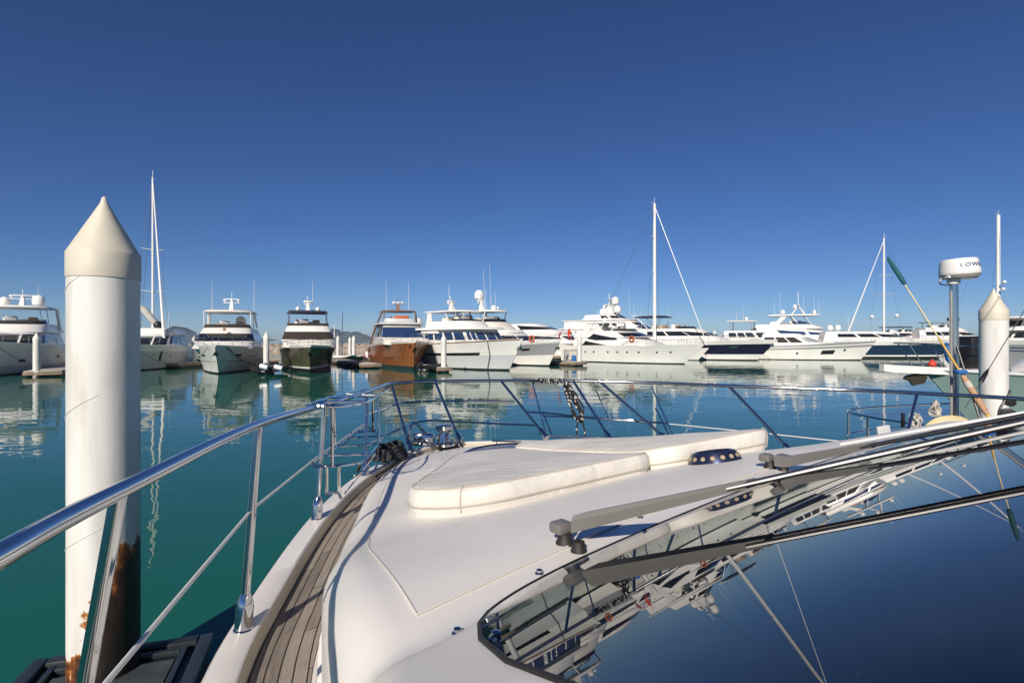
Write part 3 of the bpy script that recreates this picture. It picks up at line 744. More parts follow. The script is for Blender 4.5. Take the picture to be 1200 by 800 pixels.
# ------------------------------------------------------------------ windscreen wipers
def wiper(h0, a0, a_end, clear, h_end, ext):
    """pod on the coachroof, tapered cover, then twin bars lying up the glass"""
    w_ = bpy.data.objects.new('wiper', None); COL.objects.link(w_); w_.parent = YO
    z0 = roof_z(a0, h0)
    up = Vector((0, 0, 1)); e_r = Vector((CT, ST, 0)); e_a = Vector((-ST, CT, 0))
    mb = MB(); c = B(a0, h0, z0)
    mb.lathe([(.028, -.01), (.026, .008), (.021, .016), (.019, .032)], c, 16); mb.lathe([(.024, -.01), (.022, .008), (.018, .016), (.016, .030)], c-e_a*.065-e_r*.01, 16)
    yb(mb, 'wiper_boot', M['rubber'], parent=w_)
    zc = (.045)/U
    s0 = B(a0+.02, h0, z0+zc)
    def on(a): 
        k = (a-a0)/(a_end-a0); h = h0+(h_end-h0)*k
        return B(a, h, max(screen_z(a, h)+clear, z0+zc+(-.0)))
    mb = MB(); M3 = Matrix((( e_r.x, e_a.x, 0, 0), (e_r.y, e_a.y, 0, 0), (0, 0, 1, 0), (0, 0, 0, 1)))
    mb.box(s0, (.056, .052, .034), M=M3, bev=.011); yb(mb, 'wiper_cap', M['gel_grey'] if False else M['wcap'], parent=w_)
    # tapered cover
    a1 = a0-.045; a2 = a0-.50; mb = MB(); rings = []
    for k in range(9):
        t_ = k/8; a = a1+(a2-a1)*t_; p = on(a); wd = .036*(1-t_)+.026*t_; hh = .024*(1-t_)+.011*t_
        rings.append([p+e_r*x*wd+up*z*hh for x, z in ((-1, -1), (-1.02, .4), (-.75, 1), (.75, 1), (1.02, .4), (1, -1))])
    mb.loft(rings, True, True, True); yb(mb, 'wiper_cover', M['wcap'], parent=w_, angle=30)
    for s_ in (-.021, .021):
        mb = MB(); mb.tube([on(a2+.05)+e_r*s_, on((a2+ext)/2)+e_r*s_, on(ext)+e_r*s_], .0075, 10); yb(mb, 'wiper_arm', M['brushed'], parent=w_)
    # blade below the outer half of the arm
    mb = MB(); am, ae_ = (ext+a2)/2-.05, ext-.35
    pts = [B(a, h0+(h_end-h0)*((a-a0)/(a_end-a0)), screen_z(a, h_end)+.035) for a in (ext+.22, ext+.12, ext, ext-.1)]
    mb.tube(pts, .005, 6, flat=1.7); yb(mb, 'wiper_blade', M['rubber'], parent=w_)
    return w_
M['wcap'] = mat('satin_grey_wiper_cover', (.15, .148, .14), .38, var=.05)
wiper(2.16, 1.41, .325, .10, 1.41, .10)
wiper(.52, 1.50, .3, .06, .48, -.0)
# second, white arm over the centre wiper
mb = MB(); mb.tube([Q(985, 521, 2.95), Q(1090, 502.5, 2.75), Q(1200, 484, 2.55), Q(1300, 467, 2.4)], .008, 8); yb(mb, 'wiper_arm', M['alu'])

# ------------------------------------------------------------------ sun cushions on the coachroof
def poly_round(poly, r, n=5):
    out = []; m_ = len(poly)
    for i in range(m_):
        p = Vector(poly[i]); a = Vector(poly[i-1]); b = Vector(poly[(i+1) % m_])
        rr = min(r, (a-p).length*.45, (b-p).length*.45)
        s_, e_ = p+(a-p).normalized()*rr, p+(b-p).normalized()*rr
        for k in range(n+1):
            t_ = k/n; out.append((s_*(1-t_)+p*t_)*(1-t_)+(p*(1-t_)+e_*t_)*t_)
    # densify
    res = []
    for p, q in zip(out, out[1:]+out[:1]):
        L_ = (q-p).length; m2 = max(1, int(L_/.05))
        res += [p.lerp(q, k/m2) for k in range(m2)]
    return res
def cushion(poly, hgt, label, seamside):
    ring = poly_round(poly, .22); n_ = len(ring)
    cx = sum((p for p in ring), Vector((0, 0)))/n_
    nor = []
    for i in range(n_):
        t_ = (ring[(i+2) % n_]-ring[i-2]).normalized(); nn = Vector((t_.y, -t_.x))
        if nn.dot(ring[i]-cx) < 0: nn = -nn
        nor.append(nn)
    def rr(off, z, wob=0):
        out = []
        for i, (p, nn) in enumerate(zip(ring, nor)):
            q = p+nn*off; w_ = wob*(math.sin(i*.9)*.5+math.sin(i*.37+1)*.5)
            q = p+nn*(off+w_)
            out.append(B(q.x, q.y, roof_z(q.x, q.y)*.0+sinterp(ZT, q.x)-.01+z))
        return out
    o_ = thing('sun_cushion', label, 'cushion', tuple(B(cx.x, cx.y, roof_z(cx.x, cx.y))))
    mb = MB()
    rings = [rr(-.03, -.06), rr(-.01, -.02), rr(.0, .008), rr(.007, hgt*.25, .004), rr(.010, hgt*.5, .006), rr(.005, hgt*.80, .005), rr(-.008, hgt*.94, .004), rr(-.032, hgt, .004), rr(-.08, hgt+.008, .004)]
    last = [p+Vector((0, 0, 0)) for p in rings[-1]]; cen = sum(last, Vector((0, 0, 0)))/n_
    for k, s_ in enumerate((.86, .7, .52, .34, .16, .01)):
        rings.append([cen+(p-cen)*s_+Vector((0, 0, .012*(1-s_*s_)+.004*math.sin(i*.31+k*1.7)*s_)) for i, p in enumerate(last)])
    mb.loft(rings, cap1=True); body = mb.build('cushion_cover', M['cushion'], o_, world=True, angle=80)
    mb = MB(); mb.tube(rr(.0105, hgt*.28, .004), .0035, 5, closed=True); mb.build('piping', M['piping'], o_, world=True)
    mb = MB(); mb.tube(rr(-.016, hgt*.975, .0045), .0030, 5, closed=True); mb.build('piping', M['piping'], o_, world=True)
    for i0 in seamside:
        i0 %= n_; p, nn = ring[i0], nor[i0]; zb = sinterp(ZT, p.x)-.01
        pts = [B((p+nn*o2).x, (p+nn*o2).y, zb+z2) for o2, z2 in ((.005, .01), (.012, hgt*.3), (.0145, hgt*.55), (.009, hgt*.82), (-.006, hgt*.965), (-.03, hgt+.003))]
        mb = MB(); mb.tube(pts, .0028, 5); mb.build('stitched_seam', M['piping'], o_, world=True)
    return o_
def ah(px, py, drop):
    d = F*drop/(py-HZ); x = (px-600)/F*d
    return (-ST*x+CT*d, BC-(CT*x+ST*d))
H3 = lambda b_: BC-b_
cushion([(2.32, H3(1.62)), (2.80, H3(1.40)), (4.02, H3(2.52)), (3.90, H3(3.02)), (2.30, H3(3.06))], .14, 'wide cream sun cushion with folded corner on the port side of the coachroof', (4, 12, 20, 58, 72))
cushion([(2.28, H3(3.075)), (3.88, H3(3.03)), (4.05, H3(3.3)), (3.55, H3(3.78)), (2.5, H3(4.28)), (2.06, H3(4.18))], .155, 'smaller cream sun cushion beyond the seam on the starboard side', (30, 44, 60, 74))
# ------------------------------------------------------------------ moored motor yachts
class Hull:
    def __init__(s, L, Bm, Fb, Fs, rake=2.2, full=2.4, flare=.30):
        s.L, s.B, s.Fb, s.Fs, s.rake, s.full, s.flare = L, Bm, Fb, Fs, rake, full, flare
    def sheer(s, t): return s.Fs+(s.Fb-s.Fs)*t**1.5
    def half(s, t):
        a = s.B/2*min(1, .9+.1*t/.3)
        return a*max(.012, 1-max(0, (t-.38)/.62)**s.full)
    def halfwl(s, t):
        a = s.B/2*.90*min(1, .9+.1*t/.3)
        return a*max(.008, 1-max(0, (t-.22)/.78)**1.75)
    def pt(s, t, v, off=0.0, side=1):
        """v: 0 waterline .. 1 deck edge; side +1 port"""
        z = s.sheer(t)*v; x = -s.L/2+s.L*t-s.rake*(1-max(v, -.3))*t**4
        f = max(0, min(1, v))**(1+.9*t); y = s.halfwl(t)+(s.half(t)-s.halfwl(t))*f
        return Vector((x, side*(y+off), z))

TS = [0, .06, .14, .22, .3, .38, .46, .54, .61, .68, .74, .79, .84, .88, .915, .945, .968, .985, 1.0]
def outline(xa, xf, w_, nose, p=2.3, ns=10, nn=20):
    """half-plan of a cabin: aft port corner, along the side, round the nose, back"""
    pts = [(xa+(xf-nose-xa)*k/ns, w_) for k in range(ns)]
    for k in range(nn+1):
        q = math.pi/2-math.pi*k/nn
        c_, s_ = math.cos(q), math.sin(q)
        pts.append((xf-nose+nose*abs(c_)**(2/p), w_*math.copysign(abs(s_)**(2/p), s_)))
    pts += [(xa+(xf-nose-xa)*k/ns, -w_) for k in range(ns-1, -1, -1)]
    return pts
NO = 41
class Tier:
    """a cabin level: lofted between a lower and an upper outline"""
    def __init__(s, z0, z1, lo, hi): s.z0, s.z1, s.lo, s.hi = z0, z1, outline(*lo), outline(*hi)
    def at(s, u, t, off=0.0):
        i = u*(NO-1); k = min(NO-2, int(i)); f = i-k
        def P_(r, j): return Vector((r[j][0], r[j][1], 0))
        def L_(j): return P_(s.lo, j).lerp(P_(s.hi, j), t)
        p = L_(k).lerp(L_(k+1), f); d_ = (L_(k+1)-L_(k)); n_ = Vector((-d_.y, d_.x, 0)).normalized()
        return Vector((p.x+n_.x*off, p.y+n_.y*off, s.z0+(s.z1-s.z0)*t))
    def ring(s, t, inset=0, dz=0):
        return [s.at(j/(NO-1), t, -inset)+Vector((0, 0, dz)) for j in range(NO)]
    def mesh(s, mb, crown=.06, round_=.08, mi=0):
        rr = [s.ring(0), s.ring(.5), s.ring(1-round_/max(.1, s.z1-s.z0)), s.ring(1, .03, -.02), s.ring(1, .09, .015)]
        top = rr[-1]; cx = sum((p.x for p in top))/NO
        for f in (.7, .35, .02): rr.append([Vector((cx+(p.x-cx)*f, p.y*f, p.z+crown*(1-f*f))) for p in top])
        mb.loft(rr, True, False, True, mi)
    def window(s, mb, u0, u1, t0, t1, off=.018, slant=0.0, n=None, t0b=None, t1b=None):
        n = n or max(2, int(abs(u1-u0)*44)); A_, B_, C_, D_ = [], [], [], []
        for k in range(n+1):
            f = k/n; u = u0+(u1-u0)*f
            a = t0+((t0b if t0b is not None else t0)-t0)*f; b = t1+((t1b if t1b is not None else t1)-t1)*f
            A_.append(s.at(u+slant*0, a, off)); B_.append(s.at(u+slant, b, off)); C_.append(s.at(u+slant, b, -.05)); D_.append(s.at(u, a, -.05))
        mb.loft([[a, b, c, d] for a, b, c, d in zip(A_, B_, C_, D_)], True, True, True)

def hull_mesh(h, rows, under='antifoul', bulwark=True):
    """rows: list of (v_upper, material key) from the waterline up"""
    mats = [M[under]]; vs = [(-.32, 0), (0, 0), (.05, 0)]
    for v, k in rows:
        m_ = M[k]
        if m_ not in mats: mats.append(m_)
        prev = vs[-1][0]
        for q in range(1, 4): vs.append((prev+(v-prev)*q/3, mats.index(m_)))
    mb = MB(); nv = len(vs); top = mats.index(M[rows[-1][1]])
    for side in (1, -1):
        rings = [[h.pt(t, v, 0, side) for v, _ in vs]+[h.pt(t, 1, -.07, side)+Vector((0, 0, .015)), h.pt(t, 1, -.12, side)+Vector((0, 0, -.02))] for t in TS]
        rings = [[Vector((p.x, p.y if side*p.y > .004 else side*.004, p.z)) for p in r] for r in rings]
        mb.loft(rings, closed=False, mrow=[m_ for _, m_ in vs[1:]]+[top, top])
    # transom
    a = [h.pt(0, v, 0, 1) for v, _ in vs]; b = [h.pt(0, v, 0, -1) for v, _ in vs]
    mb.loft([a, b], closed=False, mrow=[m_ for _, m_ in vs[1:]])
    return mb, mats

def yacht(name, label, bow, heading, L, Bm, Fb, Fs, rows, under='antifoul', rake=2.2, full=2.4, tiers=(), rail=(.42, .72), group=None,
          ports=(), strips=(), hardtop=None, fly=None, masts=(), domes=(), ants=(), extra=None, trim='gel_far', glass='glass_dark', anchor=True, rubrail=None):
    px, d = bow; H = Vector((math.sin(R(heading)), -math.cos(R(heading)), 0))
    tip = P(px, HZ, d); mid = tip-H*(L/2); 
    root = thing(name, label, 'yacht', (mid.x, mid.y, 0), math.atan2(H.y, H.x), group)
    h = Hull(L, Bm, Fb, Fs, rake, full)
    mb, mats = hull_mesh(h, rows, under); hu = mb.build('hull', mats, root, angle=28, recalc=True, weld=True)
    # deck inside the bulwark
    mb = MB(); mb.loft([[h.pt(t, 1, -.12, s_)*1+Vector((0, 0, -.16)) for s_ in (1, .4, 0, -.4, -1)] if False else [Vector((h.pt(t, 1).x-.05, max(.01, h.half(t)-.12)*s_, h.sheer(t)-.16)) for s_ in (1, .5, 0, -.5, -1)] for t in TS], closed=False)
    mb.build('deck', M['gel_cream'] if trim != 'teak_far' else M['teak_far'], root)
    if rubrail:
        v, key, r_ = rubrail; mb = MB()
        for s_ in (1, -1): mb.tube([h.pt(t, v, .01, s_) for t in TS[:-1]], r_, 6)
        mb.build('rub_rail', M[key], root)
    for (v0, v1, t0, t1, key, nm) in strips:
        for s_ in (1, -1):
            mb = MB(); n_ = 8; rings = []
            for k in range(n_+1):
                f = k/n_; t = t0+(t1-t0)*f; tb = t+.012
                rings.append([h.pt(t, v0, .02, s_), h.pt(tb, v1, .02, s_), h.pt(tb, v1, -.03, s_), h.pt(t, v0, -.03, s_)])
            mb.loft(rings, True, True, True); mb.build(nm, M[key], root)
    for (t, v, r_) in ports:
        for s_ in (1, -1):
            p = h.pt(t, v, .0, s_); q = h.pt(t+.02, v, 0, s_)-p; nrm = Vector((-q.y*s_ if False else q.cross(Vector((0, 0, 1))).x, q.cross(Vector((0, 0, 1))).y, 0)).normalized()
            if nrm.y*s_ < 0: nrm = -nrm
            mb = MB(); mb.lathe([(r_, -.06), (r_, .02), (r_*.8, .03)], p, 12, axis=nrm); mb.build('porthole', M['glass_dark'], root)
    T = []
    for tr in tiers:
        k = Tier(tr['z'][0], tr['z'][1], tr['lo'], tr['hi']); T.append(k)
        mb = MB(); k.mesh(mb, tr.get('crown', .06)); o_ = mb.build(tr.get('name', 'deckhouse'), M[tr.get('m', trim if trim != 'teak_far' else 'gel_far')], root, angle=38)
        for wv in tr.get('win', ()):
            u0, u1, t0, t1 = wv[:4]; kw = wv[4] if len(wv) > 4 else {}
            gm = M[kw.get('m', glass)]; spl = kw.get('split', 1); gap = kw.get('gap', .006)
            for mir in ((0, 1) if kw.get('mirror', True) else (0,)):
                for q in range(spl):
                    a = u0+(u1-u0)*q/spl+(gap if q else 0); b = u0+(u1-u0)*(q+1)/spl-(gap if q < spl-1 else 0)
                    ext = {x: kw[x] for x in ('t0b', 't1b') if x in kw} if spl == 1 else {}
                    sl = kw.get('slant', 0)
                    mb = MB()
                    if mir: k.window(mb, 1-a, 1-b, t0, t1, slant=-sl, **ext)
                    else: k.window(mb, a, b, t0, t1, slant=sl, **ext)
                    mb.build('window', gm, o_)
    if fly:   # low wind deflector and seats on the flying bridge
        z, lo, hi, hgt, gk = fly; k = Tier(z, z+hgt, lo, hi); mb = MB()
        a = [k.at(.24+.52*i/30, 0) for i in range(31)]; b = [k.at(.24+.52*i/30, 1) for i in range(31)]
        a2 = [k.at(.24+.52*i/30, 0, -.03) for i in range(31)]; b2 = [k.at(.24+.52*i/30, 1, -.03) for i in range(31)]
        mb.loft([[p, q, r_, s_] for p, q, r_, s_ in zip(a, b, b2, a2)], True, True, True); mb.build('wind_deflector', M[gk], root)
        xa, xf, w_ = lo[0], lo[1], lo[2]
        mb = MB(); mb.box((xf-(xf-xa)*.42, w_*.42, z+.32), (.6, .7, .75), bev=.1); mb.build('seat', M['canvas_tan'], root)
        mb = MB(); mb.box((xf-(xf-xa)*.42, -w_*.42, z+.32), (.6, .7, .75), bev=.1); mb.build('seat', M['gel_cream'], root)
        mb = MB(); mb.box((xa+(xf-xa)*.22, 0, z+.25), (1.2, w_*1.3, .6), bev=.12); mb.build('sofa', M['gel_cream'], root)
        mb = MB(); mb.box((xf-(xf-xa)*.25, -w_*.2, z+.35), (.5, .9, .75), bev=.12); mb.build('helm_console', M['gel_grey'], root)
    if hardtop:
        z, xa, xf, w_, th_, key, posts, pk = hardtop
        k = Tier(z, z+th_, (xa, xf, w_, min(w_*.9, (xf-xa)*.3)), (xa+.1, xf-.15, w_-.12, min(w_*.85, (xf-xa)*.3))); mb = MB()
        k.mesh(mb, .07, .03); mb.loft([k.ring(0), [Vector((p.x*.5+(xa+xf)*.25, p.y*.5, p.z+.03)) for p in k.ring(0)]], True, False, True)
        mb.build('hardtop', M[key], root, angle=50)
        for (xb, yb_, zb, xt, yt, r_) in posts:
            for s_ in (1, -1):
                mb = MB(); mb.tube([(xb, yb_*s_, zb), (xt, yt*s_, z+.03)], r_, 8, flat=1.0); mb.build('pillar', M[pk], root)
    for (x, y, z, hgt, wd, key) in masts:   # raked radar mast: tapering pylon, crosstree, scanner bar
        mb = MB(); sl = -.25*hgt
        mb.loft([[(x+sl*f-a*.35*(1-.5*f), y+b*.22*(1-.6*f), z+hgt*f) for a, b in ((-1, -1), (1, -1), (1, 1), (-1, 1))] for f in (0, .5, 1)], True, True, True)
        o_ = mb.build('radar_mast', M[key], root)
        mb = MB(); mb.box((x+sl*.75, y, z+hgt*.72), (.22, wd, .07), bev=.03); mb.build('crosstree', M[key], o_)
        mb = MB(); mb.box((x+sl*.9+.15, y, z+hgt*1.02), (.14, wd*.72, .10), bev=.04); mb.lathe([(.12, -.12), (.10, -.04), (.03, 0)], (x+sl*.9+.15, y, z+hgt), 10); mb.build('radar_scanner', M['dome'], o_)
        mb = MB(); mb.bar((x+sl, y, z+hgt), (x+sl*1.1, y, z+hgt*1.45), .025); mb.ball((x+sl*1.1, y, z+hgt*1.45), .07, 8); mb.build('light_staff', M[key], o_)
        for s_ in (1, -1):
            mb = MB(); mb.lathe([(.05, 0), (.05, .12), (.16, .16), (.17, .25), (.10, .34), (.01, .37)], (x+sl*.75, y+s_*wd*.42, z+hgt*.75), 12); mb.build('antenna_dome', M['dome'], o_)
    for (x, y, z, r_) in domes:
        mb = MB(); mb.lathe([(r_*.35, -.35*r_), (r_*.4, 0), (r_*.93, .12*r_), (r_, .6*r_), (r_, 1.0*r_), (r_*.85, 1.5*r_), (r_*.5, 1.85*r_), (.01, 1.98*r_)], (x, y, z), 16)
        mb.build('satellite_dome', M['dome'], root)
    for (x, y, z, hgt) in ants:
        mb = MB(); mb.tube([(x, y, z), (x-.05*hgt, y, z+hgt)], [.028, .012], 6); mb.build('whip_antenna', M['alu'], root)
    if rail:
        t0, hr = rail; tt = [t0+(1-t0)*i/24 for i in range(25)]
        def rp(t, s_, k): 
            p = h.pt(min(t, .985), 1, -.12, s_); return Vector((p.x+.25*max(0, (t-.8)/.2), p.y, p.z+k*hr*min(1, (t-t0)/.05+.15)))
        mb = MB()
        for k in (1, .5):
            run = [rp(t, 1, k) for t in tt]+[rp(t, -1, k) for t in reversed(tt)]
            mb.tube(run, .022 if k == 1 else .012, 6)
        for s_ in (1, -1):
            for i in range(2, 25, 3): mb.bar(rp(tt[i], s_, 0), rp(tt[i], s_, 1), .016)
        mb.build('bow_rail', M['steel_far'], root)
    if anchor:
        p = h.pt(1, .74); q = h.pt(.985, .62)
        mb = MB(); mb.extrude([(p.x-.35, 0, p.z+.16), (p.x+.22, 0, p.z+.12), (p.x+.06, .26, p.z-.28), (p.x-.30, .1, p.z-.24)], (0, 0.05, 0)); mb.extrude([(p.x-.35, 0, p.z+.16), (p.x+.22, 0, p.z+.12), (p.x+.06, -.26, p.z-.28), (p.x-.30, -.1, p.z-.24)], (0, -.05, 0)); mb.bar((p.x-.2, 0, p.z+.1), (p.x+.2, 0, p.z+.32), .05)
        mb.build('anchor', M['steel_far'], root, smooth=False)
    for s_ in ((1, -1) if abs(heading) < 35 and d < 60 else ()):
        p = h.pt(.95, .93, .04, s_); q = Vector((p.x-3.2, p.y+s_*2.6, .5)); mb = MB()
        mb.tube([p.lerp(q, k/8)-Vector((0, 0, .35*math.sin(math.pi*k/8))) for k in range(9)], .022, 5); mb.build('mooring_line', M['rope_dark'], root)
    if extra: extra(root, h, T)
    return root, h

def part_box(root, name, c, size, m, bev=.04, rz=0): mb = MB(); mb.box(c, size, rz, bev); return mb.build(name, M[m], root)
W = lambda *a, **k: tuple(a)+((k,) if k else ())
GRP = 'motor yachts moored at the docks'

# 1: white flybridge yacht, far left
def ex(root, h, T):
    mb = MB(); mb.loft([[(-4.3+f*-1.8, s_*2.45, 3.9+2.2*(1-f)) for s_ in (1,)]+[(-3.2-f*1.9, 2.5, 3.9+2.2*(1-f)), (-3.2-f*1.9, 2.3, 3.9+2.2*(1-f)), (-4.3-f*1.8, 2.3, 3.9+2.2*(1-f))] for f in (0, .5, 1)], True, True, True); mb.build('arch_leg', M['gel_far'], root)
    mb = MB(); mb.loft([[(-4.3+f*-1.8, -2.45, 3.9+2.2*(1-f)), (-3.2-f*1.9, -2.5, 3.9+2.2*(1-f)), (-3.2-f*1.9, -2.3, 3.9+2.2*(1-f)), (-4.3-f*1.8, -2.3, 3.9+2.2*(1-f))] for f in (0, .5, 1)], True, True, True); mb.build('arch_leg', M['gel_far'], root)
yacht('flybridge_yacht', 'white flybridge yacht at the far left edge with two satellite domes on its hardtop', (-22, 42.5), 31, 21, 5.8, 2.9, 2.2, [(.28, 'gel_pale'), (1, 'gel_far')], 'antifoul_black', 2.6,
      tiers=[dict(z=(2.2, 3.75), lo=(-8.2, 5.2, 2.45, 3.0), hi=(-6.5, 2.4, 2.2, 2.2), win=[W(.34, .66, .3, .86, split=3, mirror=False), W(.18, .30, .36, .86, t0b=.3, t1b=.8), W(.08, .15, .42, .9)]),
             dict(z=(3.7, 4.5), lo=(-7.4, 2.5, 2.4, 2.0), hi=(-6.5, 1.5, 2.3, 1.8), name='flybridge')],
      fly=(4.5, (-6, 1.6, 2.2, 1.8), (-6, 1.1, 2.1, 1.6), .3, 'glass_dark'), hardtop=(6.05, -5.2, 1.2, 2.35, .16, 'gel_far', [(.4, 1.9, 4.6, .2, 1.7, .04), (-1.6, 2.1, 4.6, -1.5, 1.9, .04)], 'steel_far'),
      domes=[(-1.4, 1.35, 6.35, .52), (-2.6, -1.4, 6.35, .42)], masts=[(-2.0, 0, 6.2, 1.1, 2.0, 'gel_far')], ants=[(-2, 1.2, 6.3, 2.2)], strips=[(.52, .66, .30, .40, 'glass_dark', 'hull_window'), (.40, .48, .74, .79, 'glass_dark', 'hull_window')],
      ports=[(.62, .45, .13), (.52, .45, .13)], extra=ex, group=GRP)
# 2: grey-sided yacht half hidden by the pile
yacht('flybridge_yacht', 'pale yacht with a sloping dark side window half hidden behind the near white pile', (143, 50), 19, 17, 6.0, 2.6, 2.2, [(.75, 'gel_pale'), (1, 'gel_far')], 'antifoul_black', 2.2,
      tiers=[dict(z=(2.0, 3.6), lo=(-6.5, 4.2, 2.4, 2.6), hi=(-5.5, 1.5, 2.1, 2.0), win=[W(.33, .67, .3, .85, split=3, mirror=False), W(.10, .30, .35, .85)]), dict(z=(3.55, 4.2), lo=(-5.8, 1.6, 2.3, 1.8), hi=(-5, 1, 2.2, 1.6), name='flybridge')],
      strips=[(.35, .75, .70, .72, 'black', 'hull_stripe')], ports=[(.6, .55, .1), (.78, .6, .1)], masts=[(-3, 0, 4.2, .8, 1.2, 'gel_far')], ants=[(-3, 1, 4.2, 2)], group=GRP)
# 3: white flybridge yacht seen bow on
def ex(root, h, T):
    for s_ in (1, -1): mb = MB(); mb.extrude([(-3.6, s_*2.35, 4.3), (-2.6, s_*2.35, 4.3), (-1.9, s_*2.2, 5.7), (-2.7, s_*2.2, 5.7)], (0, -.14*s_, 0)); mb.build('arch_leg', M['gel_far'], root)
    p = h.pt(.97, .82, .02, -1); q = h.pt(.985, .55, .02, -1)
    mb = MB(); mb.tube(catmull([h.pt(.94, .93, .04, 1), h.pt(.86, .62, .12, 1), h.pt(.72, .36, .2, 1), h.pt(.55, .25, .5, 1)], 5), .03, 6); mb.build('mooring_line', M['rope_dark'], root)
    mb = MB(); mb.lathe([(.16, 0), (.15, .04), (.10, .05)], (-.3+4.45, 0, 3.98), 10, axis=(1, 0, .4)); mb.build('badge', M['teak_far'], root)
yacht('flybridge_yacht', 'white flybridge yacht seen bow on with a dark wraparound windscreen and white hardtop', (252, 46), 21, 20, 6.3, 2.55, 2.0, [(.45, 'gel_far'), (1, 'gel_far')], 'antifoul_black', 2.3, full=2.9,
      tiers=[dict(z=(2.2, 2.75), lo=(-7, 7.2, 2.55, 2.4), hi=(-7, 5.4, 2.5, 2.4), name='trunk_cabin'),
             dict(z=(2.7, 4.15), lo=(-7.5, 5.2, 2.6, 1.6), hi=(-6.5, 2.9, 2.1, 1.2), win=[W(.26, .74, .12, .62, mirror=False, split=1), W(.06, .25, .12, .62, split=2)])],
      fly=(4.15, (-6, 2.7, 2.1, 1.2), (-6, 2.4, 2.1, 1.2), .35, 'glass_brown'), hardtop=(5.75, -4.2, 2.2, 2.3, .17, 'gel_cream', [(1.6, 2.05, 4.2, 1.7, 2.05, .05), (-1.0, 2.1, 4.2, -1.0, 2.1, .05)], 'alu'),
      masts=[(-1.4, 0, 5.9, 1.3, 1.5, 'gel_far')], domes=[(-2.2, 0.8, 4.5, .5)], ants=[(-3, 2.0, 5.8, 3.6), (-3, -2.0, 5.8, 3.4)],
      strips=[(.62, .70, .80, .85, 'glass_dark', 'hull_window'), (.42, .455, .2, .97, 'gel_grey', 'hull_line')], ports=[(.70, .62, .13), (.64, .62, .13), (.58, .62, .13)], extra=ex, group=GRP)
# 4: olive yacht with a navy hardtop
yacht('flybridge_yacht', 'olive green hulled yacht seen bow on with a navy hardtop', (364, 47.5), 22, 17, 5.5, 2.55, 2.1, [(.16, 'antifoul_black'), (.22, 'gel_far'), (.92, 'olive'), (1, 'gel_far')], 'antifoul', 1.5, full=3.3,
      tiers=[dict(z=(2.3, 2.95), lo=(-6, 6.0, 2.35, 1.6), hi=(-6, 4.8, 2.25, 1.5), name='trunk_cabin', m='gel_cream'),
             dict(z=(2.85, 4.35), lo=(-6.5, 4.0, 2.45, 1.0), hi=(-5.5, 2.3, 1.95, .9), win=[W(.27, .73, .12, .62, mirror=False, split=1, m='glass_brown'), W(.06, .255, .12, .66, split=2)])],
      fly=(4.35, (-5, 2.0, 1.95, .9), (-5, 1.9, 1.95, .9), .28, 'glass_brown'), hardtop=(5.7, -3.2, 1.6, 1.95, .2, 'canvas_navy', [(1.1, 1.75, 4.4, 1.0, 1.7, .05), (-.6, 1.85, 4.4, -.7, 1.75, .05), (.4, 1.85, 4.4, .9, 1.75, .04)], 'steel_far'),
      domes=[(-.3, .95, 5.95, .2), (-.3, -.95, 5.95, .2)], masts=[(-.8, 0, 5.85, 1.1, .6, 'gel_far')], ants=[(-1.2, .5, 5.9, 3.2)], rail=(.5, .5), group=GRP)
# 5: copper-brown yacht
def ex(root, h, T):
    for s_ in (1, -1):
        mb = MB(); mb.tube([(-6.4, s_*2.9, 1.6), (-3.0, s_*2.5, 4.3), (-.9, s_*1.9, 6.2)], [.16, .13, .10], 8); mb.build('roof_pylon', M['bronze_trim'], root)
    mb = MB(); mb.box((-.5, .2, 5.55), (1.2, 1.7, .42), bev=.2); mb.build('folded_cover', M['orange'], root)
    mb = MB(); mb.tube(catmull([(-6.5, 2.85, .9), (-6.2, 3.1, 1.6), (-5.9, 3.0, 2.6), (-5.4, 2.9, 3.3)], 4), [.1]+[.42]*11+[.12], 12); mb.build('inflatable_cover', M['gel_pale'], root)
    mb = MB(); mb.box((1.2, 1.1, 3.45), (.08, 1.3, .35), bev=.02)
    mb.build('foredeck_chairs', M['gel_far'], root)
    p = h.pt(.985, .86, .0, -1); mb = MB()
    for r_ in (.28, .2): mb.tube([p+Vector((-.45+r_*math.cos(q)*1.6-.1, -.28-.0*r_, r_*math.sin(q)*.8)) for q in (2*math.pi*k/16 for k in range(16))], .04, 6, closed=True)
    mb.build('fairlead_ring', M['steel_far'], root)
